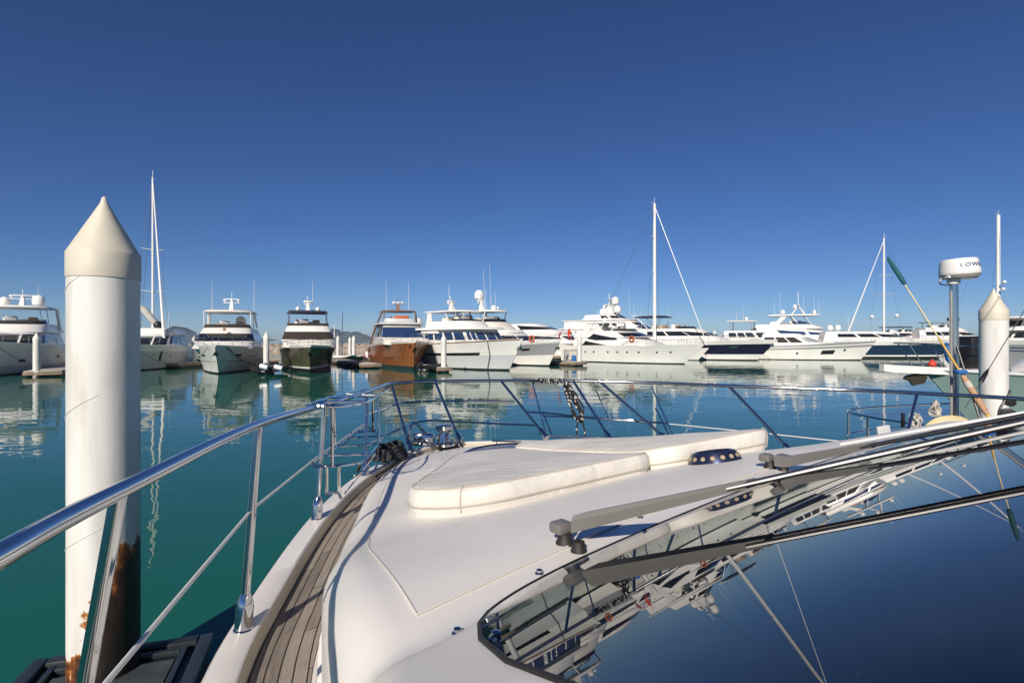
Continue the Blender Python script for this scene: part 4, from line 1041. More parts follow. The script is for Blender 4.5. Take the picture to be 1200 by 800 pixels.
yacht('flybridge_yacht', 'copper brown hulled yacht with a brown hardtop and an orange cover on its flybridge', (487, 53), 20, 20, 6.0, 2.9, 2.3, [(.12, 'antifoul'), (.93, 'bronze'), (1, 'gel_cream')], 'antifoul', 1.0, full=3.2,
      tiers=[dict(z=(2.5, 3.1), lo=(-7, 6.8, 2.5, 1.4), hi=(-7, 6.0, 2.4, 1.4), name='trunk_cabin', m='gel_cream'),
             dict(z=(3.0, 4.75), lo=(-7.5, 4.0, 2.4, .8), hi=(-6.8, 1.6, 2.05, .7), win=[W(.27, .73, .14, .80, mirror=False, split=1, m='glass_blue'), W(.06, .25, .2, .8, split=3)], m='gel_cream'),
             dict(z=(4.72, 4.95), lo=(-7, 2.2, 2.5, 1.0), hi=(-7, 1.9, 2.4, 1.0), name='brow', m='gel_pale')],
      fly=(4.95, (-5, .9, 1.8, .8), (-5, .7, 1.8, .8), .45, 'gel_pale'), hardtop=(6.25, -4.2, .2, 1.95, .13, 'bronze_trim', [(-.4, 1.75, 5.0, -.1, 1.8, .07)], 'bronze_trim'),
      masts=[(-1.6, 0, 6.35, 1.0, 1.2, 'bronze_trim')], ants=[(-2, 1.3, 6.3, 3.6), (-2, -1.3, 6.3, 3.6)], domes=[(-6.6, 3.2, 4.7, .55)], ports=[(.66, .42, .13), (.71, .42, .13), (.76, .42, .13), (.84, .46, .11)], group=GRP, extra=ex)
# 6: white trawler yacht
def ex(root, h, T):
    for s_ in (1, -1):
        mb = MB(); mb.extrude([(-5.2, s_*2.2, 4.0), (-4.0, s_*2.2, 4.0), (-4.5, s_*2.0, 5.9), (-5.0, s_*2.0, 5.9)], (0, -.16*s_, 0)); mb.build('arch_leg', M['gel_far'], root)
    for t, dz in ((.42, 0), (.80, 0)):
        for s_ in (1, -1):
            mb = MB(); mb.tube([h.pt(t, .98, .1, s_), h.pt(t+.012, .5, .14, s_), h.pt(t+.0, .06, .14, s_)], .035, 6); mb.build('fender_line', M['rope_dark'], root)
    mb = MB(); mb.box((-4.3, 0, 3.35+.55), (3.2, 4.6, .5), bev=.08); mb.build('aft_coaming', M['gel_far'], root)
yacht('trawler_yacht', 'white trawler yacht with a long row of blue cabin windows and a white hardtop', (613, 52), 44, 15.5, 5.4, 3.1, 2.55, [(.5, 'gel_pale'), (1, 'gel_far')], 'antifoul_black', 1.9, full=2.6,
      tiers=[dict(z=(2.5, 4.1), lo=(-6.4, 3.9, 2.15, 1.4), hi=(-6.4, 2.6, 2.05, 1.2), win=[W(.03, .235, .30, .78, split=4, m='glass_blue', gap=.004), W(.255, .36, .30, .78, m='glass_blue', split=2), W(.37, .63, .30, .78, split=3, mirror=False, m='glass_blue')]),
             dict(z=(4.05, 4.28), lo=(-6.8, 3.6, 2.5, 1.6), hi=(-6.8, 3.3, 2.4, 1.6), name='brow'),
             dict(z=(4.25, 4.95), lo=(-4.6, 1.6, 2.0, 1.4), hi=(-4.6, .8, 1.9, 1.2), name='flybridge')],
      fly=(4.9, (-4, .7, 1.8, 1.2), (-4, .4, 1.8, 1.2), .25, 'glass_dark'), hardtop=(5.95, -5.6, .3, 2.0, .15, 'gel_far', [(-1.6, 1.7, 4.9, -2.3, 1.7, .09), (-.5, 1.7, 4.9, -.4, 1.7, .03)], 'gel_pale'),
      masts=[(-3.2, 0, 6.1, 1.1, .9, 'gel_far')], ants=[(-4.8, .9, 6.1, 2.6), (-2.5, -.9, 6.1, 3.0)], rubrail=(.98, 'teak_far', .045), strips=[(.50, .60, .18, .72, 'black', 'fender_bar')], extra=ex, group=GRP, rail=(.3, .6))
# 7: white yacht with a grey hull band
def ex(root, h, T):
    mb = MB(); p = h.pt(.82, 1, -.1, -1); mb.tube([p+Vector((.0+.36*math.cos(q), -.02, .42+.36*math.sin(q))) for q in (2*math.pi*k/16 for k in range(16))], .1, 8, closed=True); mb.build('lifebuoy', M['orange'], root)
    mb = MB(); p = h.pt(.97, 1, -.1, 1); mb.tube([p+Vector((0, 0, .2)), p+Vector((.35, 0, .95))], [.05, .12], 8); mb.build('rolled_flag', M['red'], root)
yacht('flybridge_yacht', 'white yacht with a mid grey hull band and an orange lifebuoy on its bow rail', (657, 61), 44, 17.5, 5.2, 2.9, 2.0, [(.45, 'gel_far'), (.93, 'gel_grey'), (1, 'gel_far')], 'antifoul_black', 1.8,
      tiers=[dict(z=(2.3, 4.2), lo=(-7, 4.6, 2.2, 2.6), hi=(-7, 1.6, 2.0, 1.6), win=[W(.10, .24, .32, .62, split=2), W(.25, .42, .32, .62), W(.43, .57, .32, .62, mirror=False)]),
             dict(z=(4.15, 5.2), lo=(-6.5, .8, 2.1, 2.0), hi=(-6, -.8, 1.9, 1.4), name='flybridge', m='gel_cream')],
      hardtop=(6.5, -7.2, -1.0, 2.1, .2, 'gel_far', [(-2.4, 1.8, 5.1, -2.0, 1.8, .08), (-6.2, 1.9, 4.6, -6.0, 1.9, .12)], 'gel_far'), fly=(5.2, (-5, -1, 1.8, 1.2), (-5, -1.4, 1.8, 1.2), .4, 'glass_dark'),
      masts=[(-4.6, 0, 6.6, 1.6, 1.0, 'gel_far')], domes=[(-5.6, .3, 8.3, .62), (-3.4, .9, 6.85, .3), (-1.6, 0, 6.85, .16)], ants=[(-4, 1, 6.7, 6), (-3, -1, 6.7, 5.2), (-4.4, .5, 6.7, 3.2), (-2.6, .5, 6.7, 2.6)], ports=[(.66, .70, .14)], strips=[(.66, .76, .74, .80, 'glass_dark', 'hull_window')], extra=ex, group=GRP)
# 8: sleek white yacht behind
yacht('sport_yacht', 'low sleek white yacht with curved dark windows showing behind the grey banded yacht', (716, 82), 52, 21, 5.4, 2.7, 2.4, [(1, 'gel_far')], 'antifoul_black', 2.0,
      tiers=[dict(z=(2.4, 4.1), lo=(-8, 7.5, 2.3, 4.0), hi=(-8, 2.6, 2.0, 3.0), win=[W(.12, .30, .42, .72, t1b=.6), W(.34, .66, .35, .7, mirror=False)]), dict(z=(4.0, 5.6), lo=(-8, 3.4, 2.1, 3.5), hi=(-7.5, -2.5, 1.7, 2.5), name='upper_cabin', win=[W(.12, .42, .40, .86, t1b=.65), W(.43, .57, .4, .7, mirror=False)])], group=GRP, anchor=False)
# 9: white sport yacht broadside in front of the tall mast
def ex(root, h, T):
    mb = MB(); mb.tube([(1.4+.0+.33*math.cos(q), -2.35, 3.1+.33*math.sin(q)) for q in (2*math.pi*k/16 for k in range(16))], .09, 8, closed=True); mb.build('lifebuoy', M['orange'], root)
    mb = MB(); mb.bar((-8.8, -1.2, 2.2), (-9.4, -1.2, 5.0), .035); mb.loft([[(-9.35, -1.2, 4.7), (-9.7, -1.1, 4.3), (-9.6, -1.25, 3.7)], [(-9.25, -1.15, 3.9), (-9.35, -1.2, 3.5), (-9.45, -1.2, 3.2)]], False); mb.build('ensign', M['red'], root)
    for s_ in (1, -1):
        mb = MB(); mb.extrude([(-6.6, s_*2.25, 3.7), (-5.6, s_*2.25, 3.7), (-4.6, s_*2.0, 5.3), (-5.5, s_*2.0, 5.3)], (0, -.16*s_, 0)); mb.build('arch_leg', M['gel_far'], root)
yacht('sport_yacht', 'white sport yacht lying broadside with two curved lens shaped windows and a red ensign', (826, 65.5), 47, 20, 5.5, 2.45, 2.2, [(1, 'gel_far')], 'antifoul_black', 2.6, full=2.2,
      tiers=[dict(z=(2.1, 3.35), lo=(-7.8, 5.5, 2.4, 4.0), hi=(-7.6, 1.8, 2.2, 3.0), win=[W(.06, .16, .12, .62, t0b=.1, t1b=.12), W(.04, .065, .12, .16, t1b=.6)]),
             dict(z=(3.3, 4.15), lo=(-7.8, 3.0, 2.3, 3.0), hi=(-7.4, .4, 2.1, 2.0), name='flybridge', win=[W(.115, .215, -.35, .62, t0b=-.3, t1b=-.1), W(.075, .115, -.15, -.1, t0b=-.35, t1b=.6), W(.27, .73, .1, .75, mirror=False)])],
      fly=(4.15, (-6, .6, 2.0, 1.8), (-6, .1, 2.0, 1.6), .3, 'glass_brown'), hardtop=(5.25, -7.0, -1.4, 2.15, .22, 'gel_far', [(-1.5, 1.8, 4.2, -2.2, 1.75, .10)], 'gel_far'),
      domes=[(-4.2, 0, 5.5, .28)], masts=[], ants=[(-4.4, .8, 5.5, 2.2), (-4.8, -.8, 5.5, 1.6)], ports=[(t, .62, .13) for t in (.22, .29, .40, .47, .54, .62, .74, .83)], extra=ex, group=GRP, rail=(.5, .6), anchor=False)
# 10: three-decked superyacht behind it
def ex(root, h, T):
    mb = MB(); mb.loft([[(-2.6+f*-.6+a*1.1*(1-.4*f), b*1.3*(1-.25*f), 7.5+1.5*f) for a, b in ((-1, -1), (1, -1), (1, 1), (-1, 1))] for f in (0, 1)], True, True, True); mb.build('funnel_mast', M['gel_far'], root, smooth=False)
    mb = MB(); mb.box((-3.0, 0, 9.1), (.4, 3.8, .14), bev=.05); mb.build('crosstree', M['gel_far'], root)
    mb = MB(); mb.tube([(-3.2, 0, 9.1), (-3.2, 0, 11.3)], [.11, .04], 8); mb.box((-3.1, 0, 10.1), (.26, 1.5, .10), bev=.04); mb.build('light_staff', M['gel_cream'], root)
    mb = MB(); mb.extrude([(2.6, 0, 7.05), (1.0, 0, 7.05), (1.2, 0, 7.15), (2.6, 0, 7.12)], (0, .1, 0)); mb.build('visor', M['gel_far'], root)
yacht('superyacht', 'large three decked white superyacht behind the broadside sport yacht with tall domes on its mast', (846, 84), 50, 33, 7.2, 3.7, 3.2, [(1, 'gel_far')], 'antifoul_black', 3.0,
      tiers=[dict(z=(3.1, 4.9), lo=(-13.5, 9.0, 3.2, 5.0), hi=(-13.5, 5.0, 3.0, 4.0), win=[W(.03, .22, .42, .78, split=4), W(.27, .40, .42, .72)]), dict(z=(4.85, 5.0), lo=(-13.5, 5.2, 3.2, 4.0), hi=(-13.5, 5.0, 3.2, 4), name='brow'),
             dict(z=(4.95, 6.4), lo=(-11, 4.6, 2.8, 4.0), hi=(-11, 1.6, 2.5, 3.0), win=[W(.17, .25, .3, .72, split=3, gap=.008), W(.40, .60, .35, .7, mirror=False)]), dict(z=(6.35, 6.48), lo=(-11.5, 2.2, 2.7, 3.0), hi=(-11.5, 2.0, 2.7, 3), name='brow'),
             dict(z=(6.4, 7.4), lo=(-7.5, .6, 2.1, 2.2), hi=(-7.0, -1.2, 1.8, 1.8), win=[W(.18, .25, .3, .8), W(.28, .72, .3, .78, mirror=False, split=3)])],
      domes=[(-3.0, 1.7, 9.3, .72), (-.9, -1.2, 7.7, .62), (-5.2, 1.0, 7.6, .5)], ants=[(.2, 1.2, 7.4, 5), (2.0, -.6, 6.5, 3.0), (5.0, -.5, 5.0, 3.0)], extra=ex, group=GRP, rail=None, anchor=False)
# 11: dark banded sport yacht with a navy bimini
def ex(root, h, T):
    mb = MB(); k = Tier(6.55, 6.75, (-9.5, -4.2, 2.0, .9), (-9.3, -4.6, 1.8, .8)); k.mesh(mb, .12, .06); mb.loft([k.ring(0), [Vector((p.x*.2-5.6, p.y*.2, p.z+.1)) for p in k.ring(0)]], True, False, True); b_ = mb.build('bimini', M['canvas_navy'], root)
    for x0, x1 in ((-7.2, -9.2), (-6.4, -4.6), (-6.8, -7)):
        for s_ in (1, -1): mb = MB(); mb.bar((x0, s_*1.9, 4.7), (x1, s_*1.85, 6.6), .03); mb.build('bimini_pole', M['steel_far'], root)
    mb = MB(); mb.box((-5.8, 0, 4.95), (1.6, 2.6, .7), bev=.12); mb.build('sofa', M['canvas_tan'], root)
yacht('sport_yacht', 'white sport yacht with a wide black purple hull band and a navy bimini', (912, 77), 52, 23, 5.8, 3.05, 2.6, [(.30, 'gel_far'), (.80, 'navy'), (1, 'gel_far')], 'antifoul_black', 2.8, full=2.4,
      tiers=[dict(z=(2.7, 4.7), lo=(-9.5, 5.5, 2.4, 3.8), hi=(-9, .5, 2.1, 2.6), win=[W(.06, .24, .45, .80, split=2, gap=.004), W(.245, .40, .45, .80, t1b=.66), W(.41, .59, .42, .70, mirror=False)])],
      fly=(4.7, (-8, 0, 2.0, 2.0), (-8, -.5, 2.0, 2), .35, 'glass_dark'), ants=[(-5, 1.4, 4.9, 3.2), (-8.5, -1.4, 5, 3.2)], domes=[(2.5, .5, 3.9, .22)], strips=[(.62, .70, .55, .60, 'glass_dark', 'hull_window'), (.62, .70, .74, .79, 'steel_far', 'hull_window')], extra=ex, group=GRP)
# 12: white express yacht with a slanted black hull window
yacht('sport_yacht', 'angular white express yacht with grey stripe and a slanted black hull window', (1027, 79), 66, 16.6, 4.8, 2.85, 2.0, [(.05, 'antifoul_black'), (.70, 'gel_far'), (.82, 'gel_grey'), (.9, 'gel_far'), (1, 'gel_grey')], 'antifoul_black', 2.0, full=2.1,
      tiers=[dict(z=(2.0, 3.9), lo=(-7.2, 2.6, 2.0, 2.6), hi=(-6.6, -1.4, 1.8, 1.6), win=[W(.02, .24, .30, .74, split=3, gap=.005, m='glass_brown'), W(.26, .42, .34, .70, m='gel_grey'), W(.43, .57, .4, .7, mirror=False)])],
      strips=[(.36, .60, .57, .68, 'black', 'hull_window')], ports=[(.38, .45, .16), (.77, .6, .18)], group=GRP, anchor=False, rail=(.7, .4))
# 13: flybridge yacht behind the express yacht
def ex(root, h, T):
    for s_ in (1, -1): mb = MB(); mb.extrude([(-6.8, s_*2.4, 5.0), (-6.0, s_*2.4, 5.0), (-3.8, s_*2.2, 7.4), (-4.8, s_*2.2, 7.4)], (0, -.15*s_, 0)); mb.build('arch_leg', M['gel_far'], root)
    mb = MB(); mb.bar((-3.2, 1.2, 7.6), (-2.0, 0, 9.3), .10); mb.bar((-1.0, 1.2, 7.6), (-2.0, 0, 9.3), .10); mb.bar((-3.2, -1.2, 7.6), (-2.0, 0, 9.3), .10); mb.bar((-1, -1.2, 7.6), (-2.0, 0, 9.3), .10); mb.bar((-2, 0, 9.2), (-2.1, 0, 12), .05); mb.box((-2, 0, 9.4), (.3, 2.4, .12), bev=.04); mb.build('lattice_mast', M['gel_far'], root)
    for x, y, c in ((-5.6, -1.6, 'canvas_tan'), (-4.4, -1.6, 'orange'), (-3.2, -1.7, 'canvas_tan')): part_box(root, 'seat', (x, y, 5.6), (.7, .6, .9), c, .15)
yacht('flybridge_yacht', 'white flybridge yacht with blue side windows and lattice mast behind the express yacht', (1046, 95), 64, 25, 6.2, 3.5, 2.9, [(1, 'gel_far')], 'antifoul_black', 2.4,
      tiers=[dict(z=(3.0, 5.1), lo=(-10, 6.0, 2.7, 5.0), hi=(-10, 1.0, 2.3, 4.0), win=[W(.14, .36, .42, .86, t1b=.60, m='glass_blue'), W(.38, .62, .4, .7, mirror=False, m='glass_blue')]), dict(z=(5.0, 5.8), lo=(-9.5, 2.4, 2.5, 3.4), hi=(-9, .4, 2.3, 2.4), name='flybridge')],
      hardtop=(7.4, -7.0, 1.6, 2.5, .22, 'gel_far', [(-1.8, 2.1, 5.5, -3.4, 2.1, .10), (.2, 2.1, 5.5, -1.2, 2.0, .05)], 'gel_far'), fly=(5.8, (-8, .2, 2.2, 2.2), (-8, -1.0, 2.2, 2), .55, 'glass_blue'),
      domes=[(-4.6, .8, 7.9, .38), (-2.6, .2, 8.9, .34), (.6, .4, 7.8, .34)], ants=[(-6, 1, 7.6, 3), (-5, -1, 7.6, 4.6), (-1, 1, 7.6, 3.6), (.6, -1, 7.6, 3.5), (1.4, .6, 7.6, 2.8)], extra=ex, group=GRP, rail=(.5, .5), anchor=False)
# 14: older cruiser stern behind
yacht('cruiser', 'small white cruiser with a brown topped cabin just left of the lattice masted yacht', (935, 96), 58, 14, 4.6, 2.6, 2.4, [(1, 'gel_far')], tiers=[dict(z=(2.4, 4.6), lo=(-5, 3.4, 1.9, 2.0), hi=(-5, 1.4, 1.8, 1.6), win=[W(.04, .24, .5, .85, split=3), W(.27, .73, .45, .85, mirror=False, split=3)])],
      hardtop=(6.3, -4.6, .6, 1.8, .16, 'gel_cream', [(-.2, 1.6, 4.6, -.4, 1.6, .08), (-4, 1.6, 4.6, -4, 1.6, .08)], 'gel_grey'), ants=[(-2, .6, 6.4, 3), (-3, -.6, 6.4, 2)], domes=[(-1.4, 0, 6.6, .3)], group=GRP, anchor=False)
# 15: dark blue hull
yacht('flybridge_yacht', 'dark blue hulled yacht lying behind the pale pulpit of the near fishing boat', (1120, 86), 72, 21, 5.6, 3.0, 2.6, [(.12, 'antifoul_black'), (.2, 'gel_far'), (.78, 'blue_hull'), (1, 'gel_far')], 'antifoul_black', 2.2,
      tiers=[dict(z=(2.7, 4.3), lo=(-8.5, 5.5, 2.3, 4.0), hi=(-8, 1.0, 2.0, 2.8), win=[W(.06, .24, .45, .8, split=2), W(.25, .42, .45, .8, t1b=.66), W(.43, .57, .42, .7, mirror=False)])], ants=[(-4, 1, 4.4, 3)], domes=[(-6.8, .8, 4.6, .45), (-6.0, -.7, 4.6, .45)], group=GRP, anchor=False)
# 16-17: sport yachts further right
yacht('sport_yacht', 'white open yacht with a black soft top right of the slanting ketch rig', (1150, 140), 76, 28, 5.8, 3.6, 3.2, [(1, 'gel_cream')], tiers=[dict(z=(3.2, 5.0), lo=(-10, 4.0, 2.4, 4.0), hi=(-10, 0, 2.2, 3.0), win=[W(.04, .24, .5, .85, split=2), W(.25, .42, .5, .8, t1b=.66), W(.43, .57, .42, .7, mirror=False)])],
      hardtop=(6.2, -8.5, -1.5, 2.2, .2, 'canvas_navy', [(-2, 2.0, 5.0, -3, 2, .06), (-7.6, 2, 5, -7.6, 2, .06)], 'black'), fly=(5.0, (-8, -1, 2.1, 1.5), (-8, -1.6, 2.1, 1.4), .5, 'glass_dark'), group=GRP, anchor=False)
def ex(root, h, T):
    mb = MB()
    for x, y, z in ((-1.5, 0, 8.3), (-2.3, .5, 8.2), (-.8, -.4, 8.1), (-1.6, -.8, 8.6)): mb.box((x, y, z), (.8, .6, .9), .5, .2)
    mb.bar((-1.6, 0, 7.4), (-1.6, 0, 9.4), .1); mb.build('covered_radar_gear', M['rubber'], root)
yacht('flybridge_yacht', 'white yacht with dark side glazing and black covered radar gear left of the radar pole', (1210, 136), 80, 32, 6.4, 3.6, 3.2, [(1, 'gel_far')], tiers=[dict(z=(3.2, 5.4), lo=(-10.5, 5.0, 2.7, 4.5), hi=(-10.5, .5, 2.4, 3.4), win=[W(.04, .24, .42, .82, split=2, gap=.003), W(.25, .42, .42, .82, t1b=.66), W(.43, .57, .42, .7, mirror=False)]), dict(z=(5.3, 6.1), lo=(-9, 1.4, 2.4, 3.0), hi=(-9, -.8, 2.2, 2.2), name='flybridge')],
      hardtop=(7.3, -8.6, -.6, 2.2, .2, 'gel_grey', [(-2, 2.0, 6.0, -3, 2, .08), (-7.6, 2, 6, -7.6, 2, .08)], 'black'), fly=(6.1, (-8, -.8, 2.1, 1.8), (-8, -1.6, 2.1, 1.6), .6, 'glass_dark'), extra=ex, group=GRP, anchor=False)
# 18: big grey-hulled yacht at the right edge
yacht('superyacht', 'large grey hulled white yacht cut off by the right edge behind the right hand pile', (1148, 58), -64, 30, 7.0, 3.0, 2.6, [(.85, 'gel_grey'), (1, 'gel_far')], 'antifoul_black', 2.4,
      tiers=[dict(z=(2.6, 4.1), lo=(-12, 9.0, 2.9, 3.0), hi=(-12, 7.0, 2.7, 2.4), win=[W(.02, .24, .4, .8, split=5), W(.27, .73, .4, .8, mirror=False, split=4)]), dict(z=(4.05, 4.25), lo=(-12, 8.0, 3.2, 3.0), hi=(-12, 7.8, 3.2, 3), name='brow'),
             dict(z=(4.2, 5.5), lo=(-10, 6.2, 2.5, 2.6), hi=(-10, 5.0, 2.3, 2.2), win=[W(.02, .24, .3, .8, split=5), W(.27, .73, .3, .8, mirror=False, split=4)]), dict(z=(5.45, 5.65), lo=(-11, 7.0, 2.8, 2.6), hi=(-11, 6.8, 2.8, 2.6), name='brow')], group=GRP, anchor=False)

# ------------------------------------------------------------------ sailing yachts (tall masts)
def sailer(label, px, d, top_row, heading, L, Bm, F_, spreaders, hullkey='gel_far', furl=True, stay_dx=None, boomkey='canvas_grey', mizzen=None, lights=None, mast_r=.13, base_z=1.6, cabin=True, furl_r=.14, wire=.022):
    H = Vector((math.sin(R(heading)), -math.cos(R(heading)), 0)); c = P(px, HZ, d)
    mid = c-H*(L*.08)
    root = thing('sailing_yacht', label, 'sailing yacht', (mid.x, mid.y, 0), math.atan2(H.y, H.x), 'sailing yachts with tall masts')
    h = Hull(L, Bm, F_, F_*.85, 1.6, 2.0); mb, mats = hull_mesh(h, [(1, hullkey)], 'antifoul'); mb.build('hull', mats, root, angle=28, weld=True)
    mb = MB(); mb.loft([[Vector((h.pt(t, 1).x-.05, max(.01, h.half(t)-.1)*s_, h.sheer(t)-.05)) for s_ in (1, .5, 0, -.5, -1)] for t in TS], closed=False); mb.build('deck', M['gel_cream'], root)
    if cabin: mb = MB(); k = Tier(F_*.9, F_*.9+.75, (-L*.22, L*.16, Bm*.3, 1.6), (-L*.2, L*.1, Bm*.26, 1.4)); k.mesh(mb); o_ = mb.build('cabin', M['gel_far'], root); mb = MB(); k.window(mb, .05, .24, .35, .75); mb.build('window', M['glass_dark'], o_); mb = MB(); k.window(mb, .95, .76, .35, .75); mb.build('window', M['glass_dark'], o_)
    zt = P(0, top_row, d).z; mx = L*.08
    mb = MB(); mb.tube([(mx, 0, base_z), (mx, 0, zt)], [mast_r, mast_r*.75], 10, flat=1.3); m_ = mb.build('mast', M['alu'], root)
    mb = MB(); mb.bar((mx, 0, zt), (mx, 0, zt+.9), .03); mb.bar((mx, 0, zt+.1), (mx-.6, 0, zt+.35), .025); mb.build('masthead_vane', M['alu'], m_)
    sp_pts = []
    e = Matrix.Rotation(math.atan2(H.y, H.x), 3, 'Z').inverted() @ Vector((1, 0, 0))   # picture-plane direction in the boat's frame
    for row, hw in spreaders:
        z = P(0, row, d).z; w_ = hw
        mb = MB(); mb.tube([(mx-.1, -w_, z+.02), (mx, 0, z-.06), (mx-.1, w_, z+.02)], .05, 6); mb.build('spreader', M['alu'], m_); sp_pts.append((w_, z))
    xb, xs = h.pt(1, 1).x-.3, -L/2+.2
    if furl: mb = MB(); mb.tube([(xb, 0, F_+.4), (xb+(mx-xb)*.03, 0, F_+1.2), (mx+.12, 0, zt-.6)], [.05, furl_r, .05], 8); mb.build('furled_sail', M['gel_far'], root)
    mb = MB(); mb.tube([(xs, 0, F_*.9), (mx-.05, 0, zt)], wire, 5); mb.build('backstay', M['wire_far'], root)
    for s_ in (1, -1):
        pts = [(mx-.2, s_*Bm*.46, F_)]+[(mx-.1, s_*w_, z) for w_, z in sorted(sp_pts, key=lambda q: q[1])]+[(mx, 0, zt-.1)]
        mb = MB(); mb.tube(pts, wire*.8, 5); mb.build('shroud', M['wire_far'], root)
    if boomkey: mb = MB(); mb.tube([(mx-.3, 0, base_z+2.0), (mx-.32*L*.9, 0, base_z+1.75)], .10, 8); b_ = mb.build('boom', M['alu'], root); mb = MB(); mb.tube([(mx-.35, 0, base_z+2.35), (mx-.5, 0, base_z+2.3), (mx-.30*L*.9, 0, base_z+2.0)], [.26, .24, .12], 10, flat=.8); mb.build('sail_cover', M[boomkey], b_)
    if lights:
        for dx_, row in lights:
            z = P(0, row, d).z; mb = MB(); mb.ball((mx, dx_, z+.25), .32, 10); mb.build('masthead_dome', M['dome'], m_)
    return root, mx
def shed(label, px0, px1, row0, row1, d, key, depth=2.4):
    a, b = P(px0, row0, d), P(px1, row1, d); t = thing('deck_tent', label, 'cover', ((a.x+b.x)/2, d, b.z))
    return t, (b.x-a.x), a.z-b.z
rs, mx = sailer('sailing yacht with a tall white mast and grey sail cover right of the near pile', 179, 62, 209, 42, 17, 4.6, 1.6, [(292, 1.05), (341, 1.05)], hullkey='gel_far', boomkey='canvas_grey', mast_r=.14)
_R = Matrix.Rotation(-rs.rotation_euler[2], 3, 'Z'); _l = lambda px, row, d: _R @ (P(px, row, d)-Vector(rs.location))
mb = MB(); mb.tube([_l(165, 359, 60), _l(168, 362, 60), _l(181, 377.5, 60), _l(184, 380, 60)], [.18, .36, .36, .2], 10); bm_ = mb.build('covered_boom', M['canvas_grey'], rs)
mb = MB(); mb.ball(_l(185, 381, 59.9), .42, 12); mb.build('boom_end', M['black'], bm_)
part_box(rs, 'canvas_shelter', (-4.0, 0, 3.3), (3.8, 3.4, 1.5), 'canvas_grey', .15)
part_box(rs, 'shelter_base', (-4.0, 0, 2.2), (3.6, 3.2, 1.0), 'glass_dark', .1)
sailer('tall single masted sailing yacht rising behind the broadside sport yacht', 767, 84, 239, 50, 20, 5.0, 1.8, [(278, .9), (319, 1.25)], boomkey=None, mast_r=.22, furl_r=.06, wire=.032)
sailer('ketch with a slanting furled sail and three pairs of spreaders right of centre', 1036, 100, 279, -78, 21, 5.0, 2.0, [(304, 1.0), (323, 1.6), (345, 1.9), (372, 3.2)], lights=[(2.6, 372), (-2.6, 372)], boomkey='canvas_navy', mast_r=.17)
sailer('sailing yacht whose mast stands right behind the tip of the right hand pile', 1170, 100, 252, 84, 18, 4.6, 1.8, [(307, .55), (334, 1.3)], lights=[(-1.4, 333), (-1.15, 341)], boomkey=None, mast_r=.30, furl=False)

# ------------------------------------------------------------------ piles
def pile(near, loc, top, name_label, group=None, r=.25):
    t = thing('mooring_pile', name_label, 'pile', (loc[0], loc[1], 0), 0, group)
    zc = top-.685
    mb = MB(); mb.lathe([(r, -1.2), (r, .3), (r, zc+.02)], (0, 0, 0), 40); mb.build('pile_sleeve', M['pile_near'] if near else M['pile_far'], t)
    mb = MB(); mb.lathe([(r*1.0, zc-.005), (r*1.025, zc), (r*1.025, zc+.20), (r*.995, zc+.215), (r*.12, top-.06), (r*.07, top-.015), (.004, top)], (0, 0, 0), 40); c_ = mb.build('pile_cap', M['pile_cap'] if near else M['pile_cap_far'], t, angle=30)
    return t
pn = pile(True, (-3.39, 4.54), 4.19, 'thick white pile with a cream cone and rusty foot beside the teak side deck', 'mooring piles')
r_ = .25
for z0, q0, q1, dz in ((3.34, -2.75, -1.6, .16), (2.33, -2.75, -1.05, .24), (1.27, -2.75, -1.0, .24)):
    mb = MB(); mb.tube([((r_+.001)*math.cos(q), (r_+.001)*math.sin(q), z0+dz*(q-q0)/(q1-q0)) for q in (q0+(q1-q0)*k/30 for k in range(31))], [.0055-.0035*k/30 for k in range(31)], 6); mb.build('spiral_seam', M['pile_far'], pn)
mb = MB(); q = R(27)
mb.loft([[((r_+.004)*math.cos(q+dq), (r_+.004)*math.sin(q+dq), z) for dq in (-w_, 0, w_)] for z, w_ in ((2.55, .002), (2.42, .009), (1.9, .012), (1.6, .014), (1.35, .022), (1.1, .03), (.7, .03), (.4, .03))], closed=False)
mb.build('split_seam', M['rust_dark'], pn)
pm = pile(True, (10.45, 11.85), 4.11, 'white pile with a cream cone beside the grey hulled fishing boat on the right', 'mooring piles')
[x for x in COL.objects if x.parent is pm and x.name.startswith('pile_sleeve')][0].data.materials[0] = M['pile_far']
far0 = pile(False, P(312, HZ, 49).to_2d(), 3.75, 'slim white pile between the bow on white yacht and the olive yacht', 'mooring piles')
FP = [(43, 44, 'slim white pile in front of the far left yacht'), (520, 50.5, 'slim white pile in front of the white trawler yacht'), (679, 63, 'slim white pile left of the broadside sport yacht'),
      (803, 82, 'slim white pile behind the bow of the broadside sport yacht'), (902.5, 86, 'slim white pile at the bow of the navy banded yacht'), (980, 90, 'slim white pile behind the grey striped express yacht'),
      (228, 62, 'short white pile just left of the bow on white yacht'), (396, 80, 'first of three white piles on the open pontoon right of the olive yacht'), (410, 90, 'thinner of the two close white piles on the open pontoon'), (414.5, 76, 'taller of the two close white piles on the open pontoon'), (698.5, 120, 'distant white pile tip just left of the broadside sport yacht')]
for px, d, lb in FP:
    c_ = copy_tree(far0); q = P(px, HZ, d); c_.location = (q.x, q.y, random.uniform(-.25, .1)); c_['label'] = lb
# thin poles behind the olive yacht
for px, d, top, key, lb in ((392, 74, 380, 'alu', 'thin white pole leaning beside the olive yacht'), (401.5, 78, 366, 'wire_far', 'thin dark mast right of the olive yacht')):
    a, b = P(px-1, HZ, d), P(px, top, d); mb = MB(); mb.tube([(a.x, d, .3), b], [.09, .05], 8); tag(mb.build('pole', M[key]), lb, 'pole')

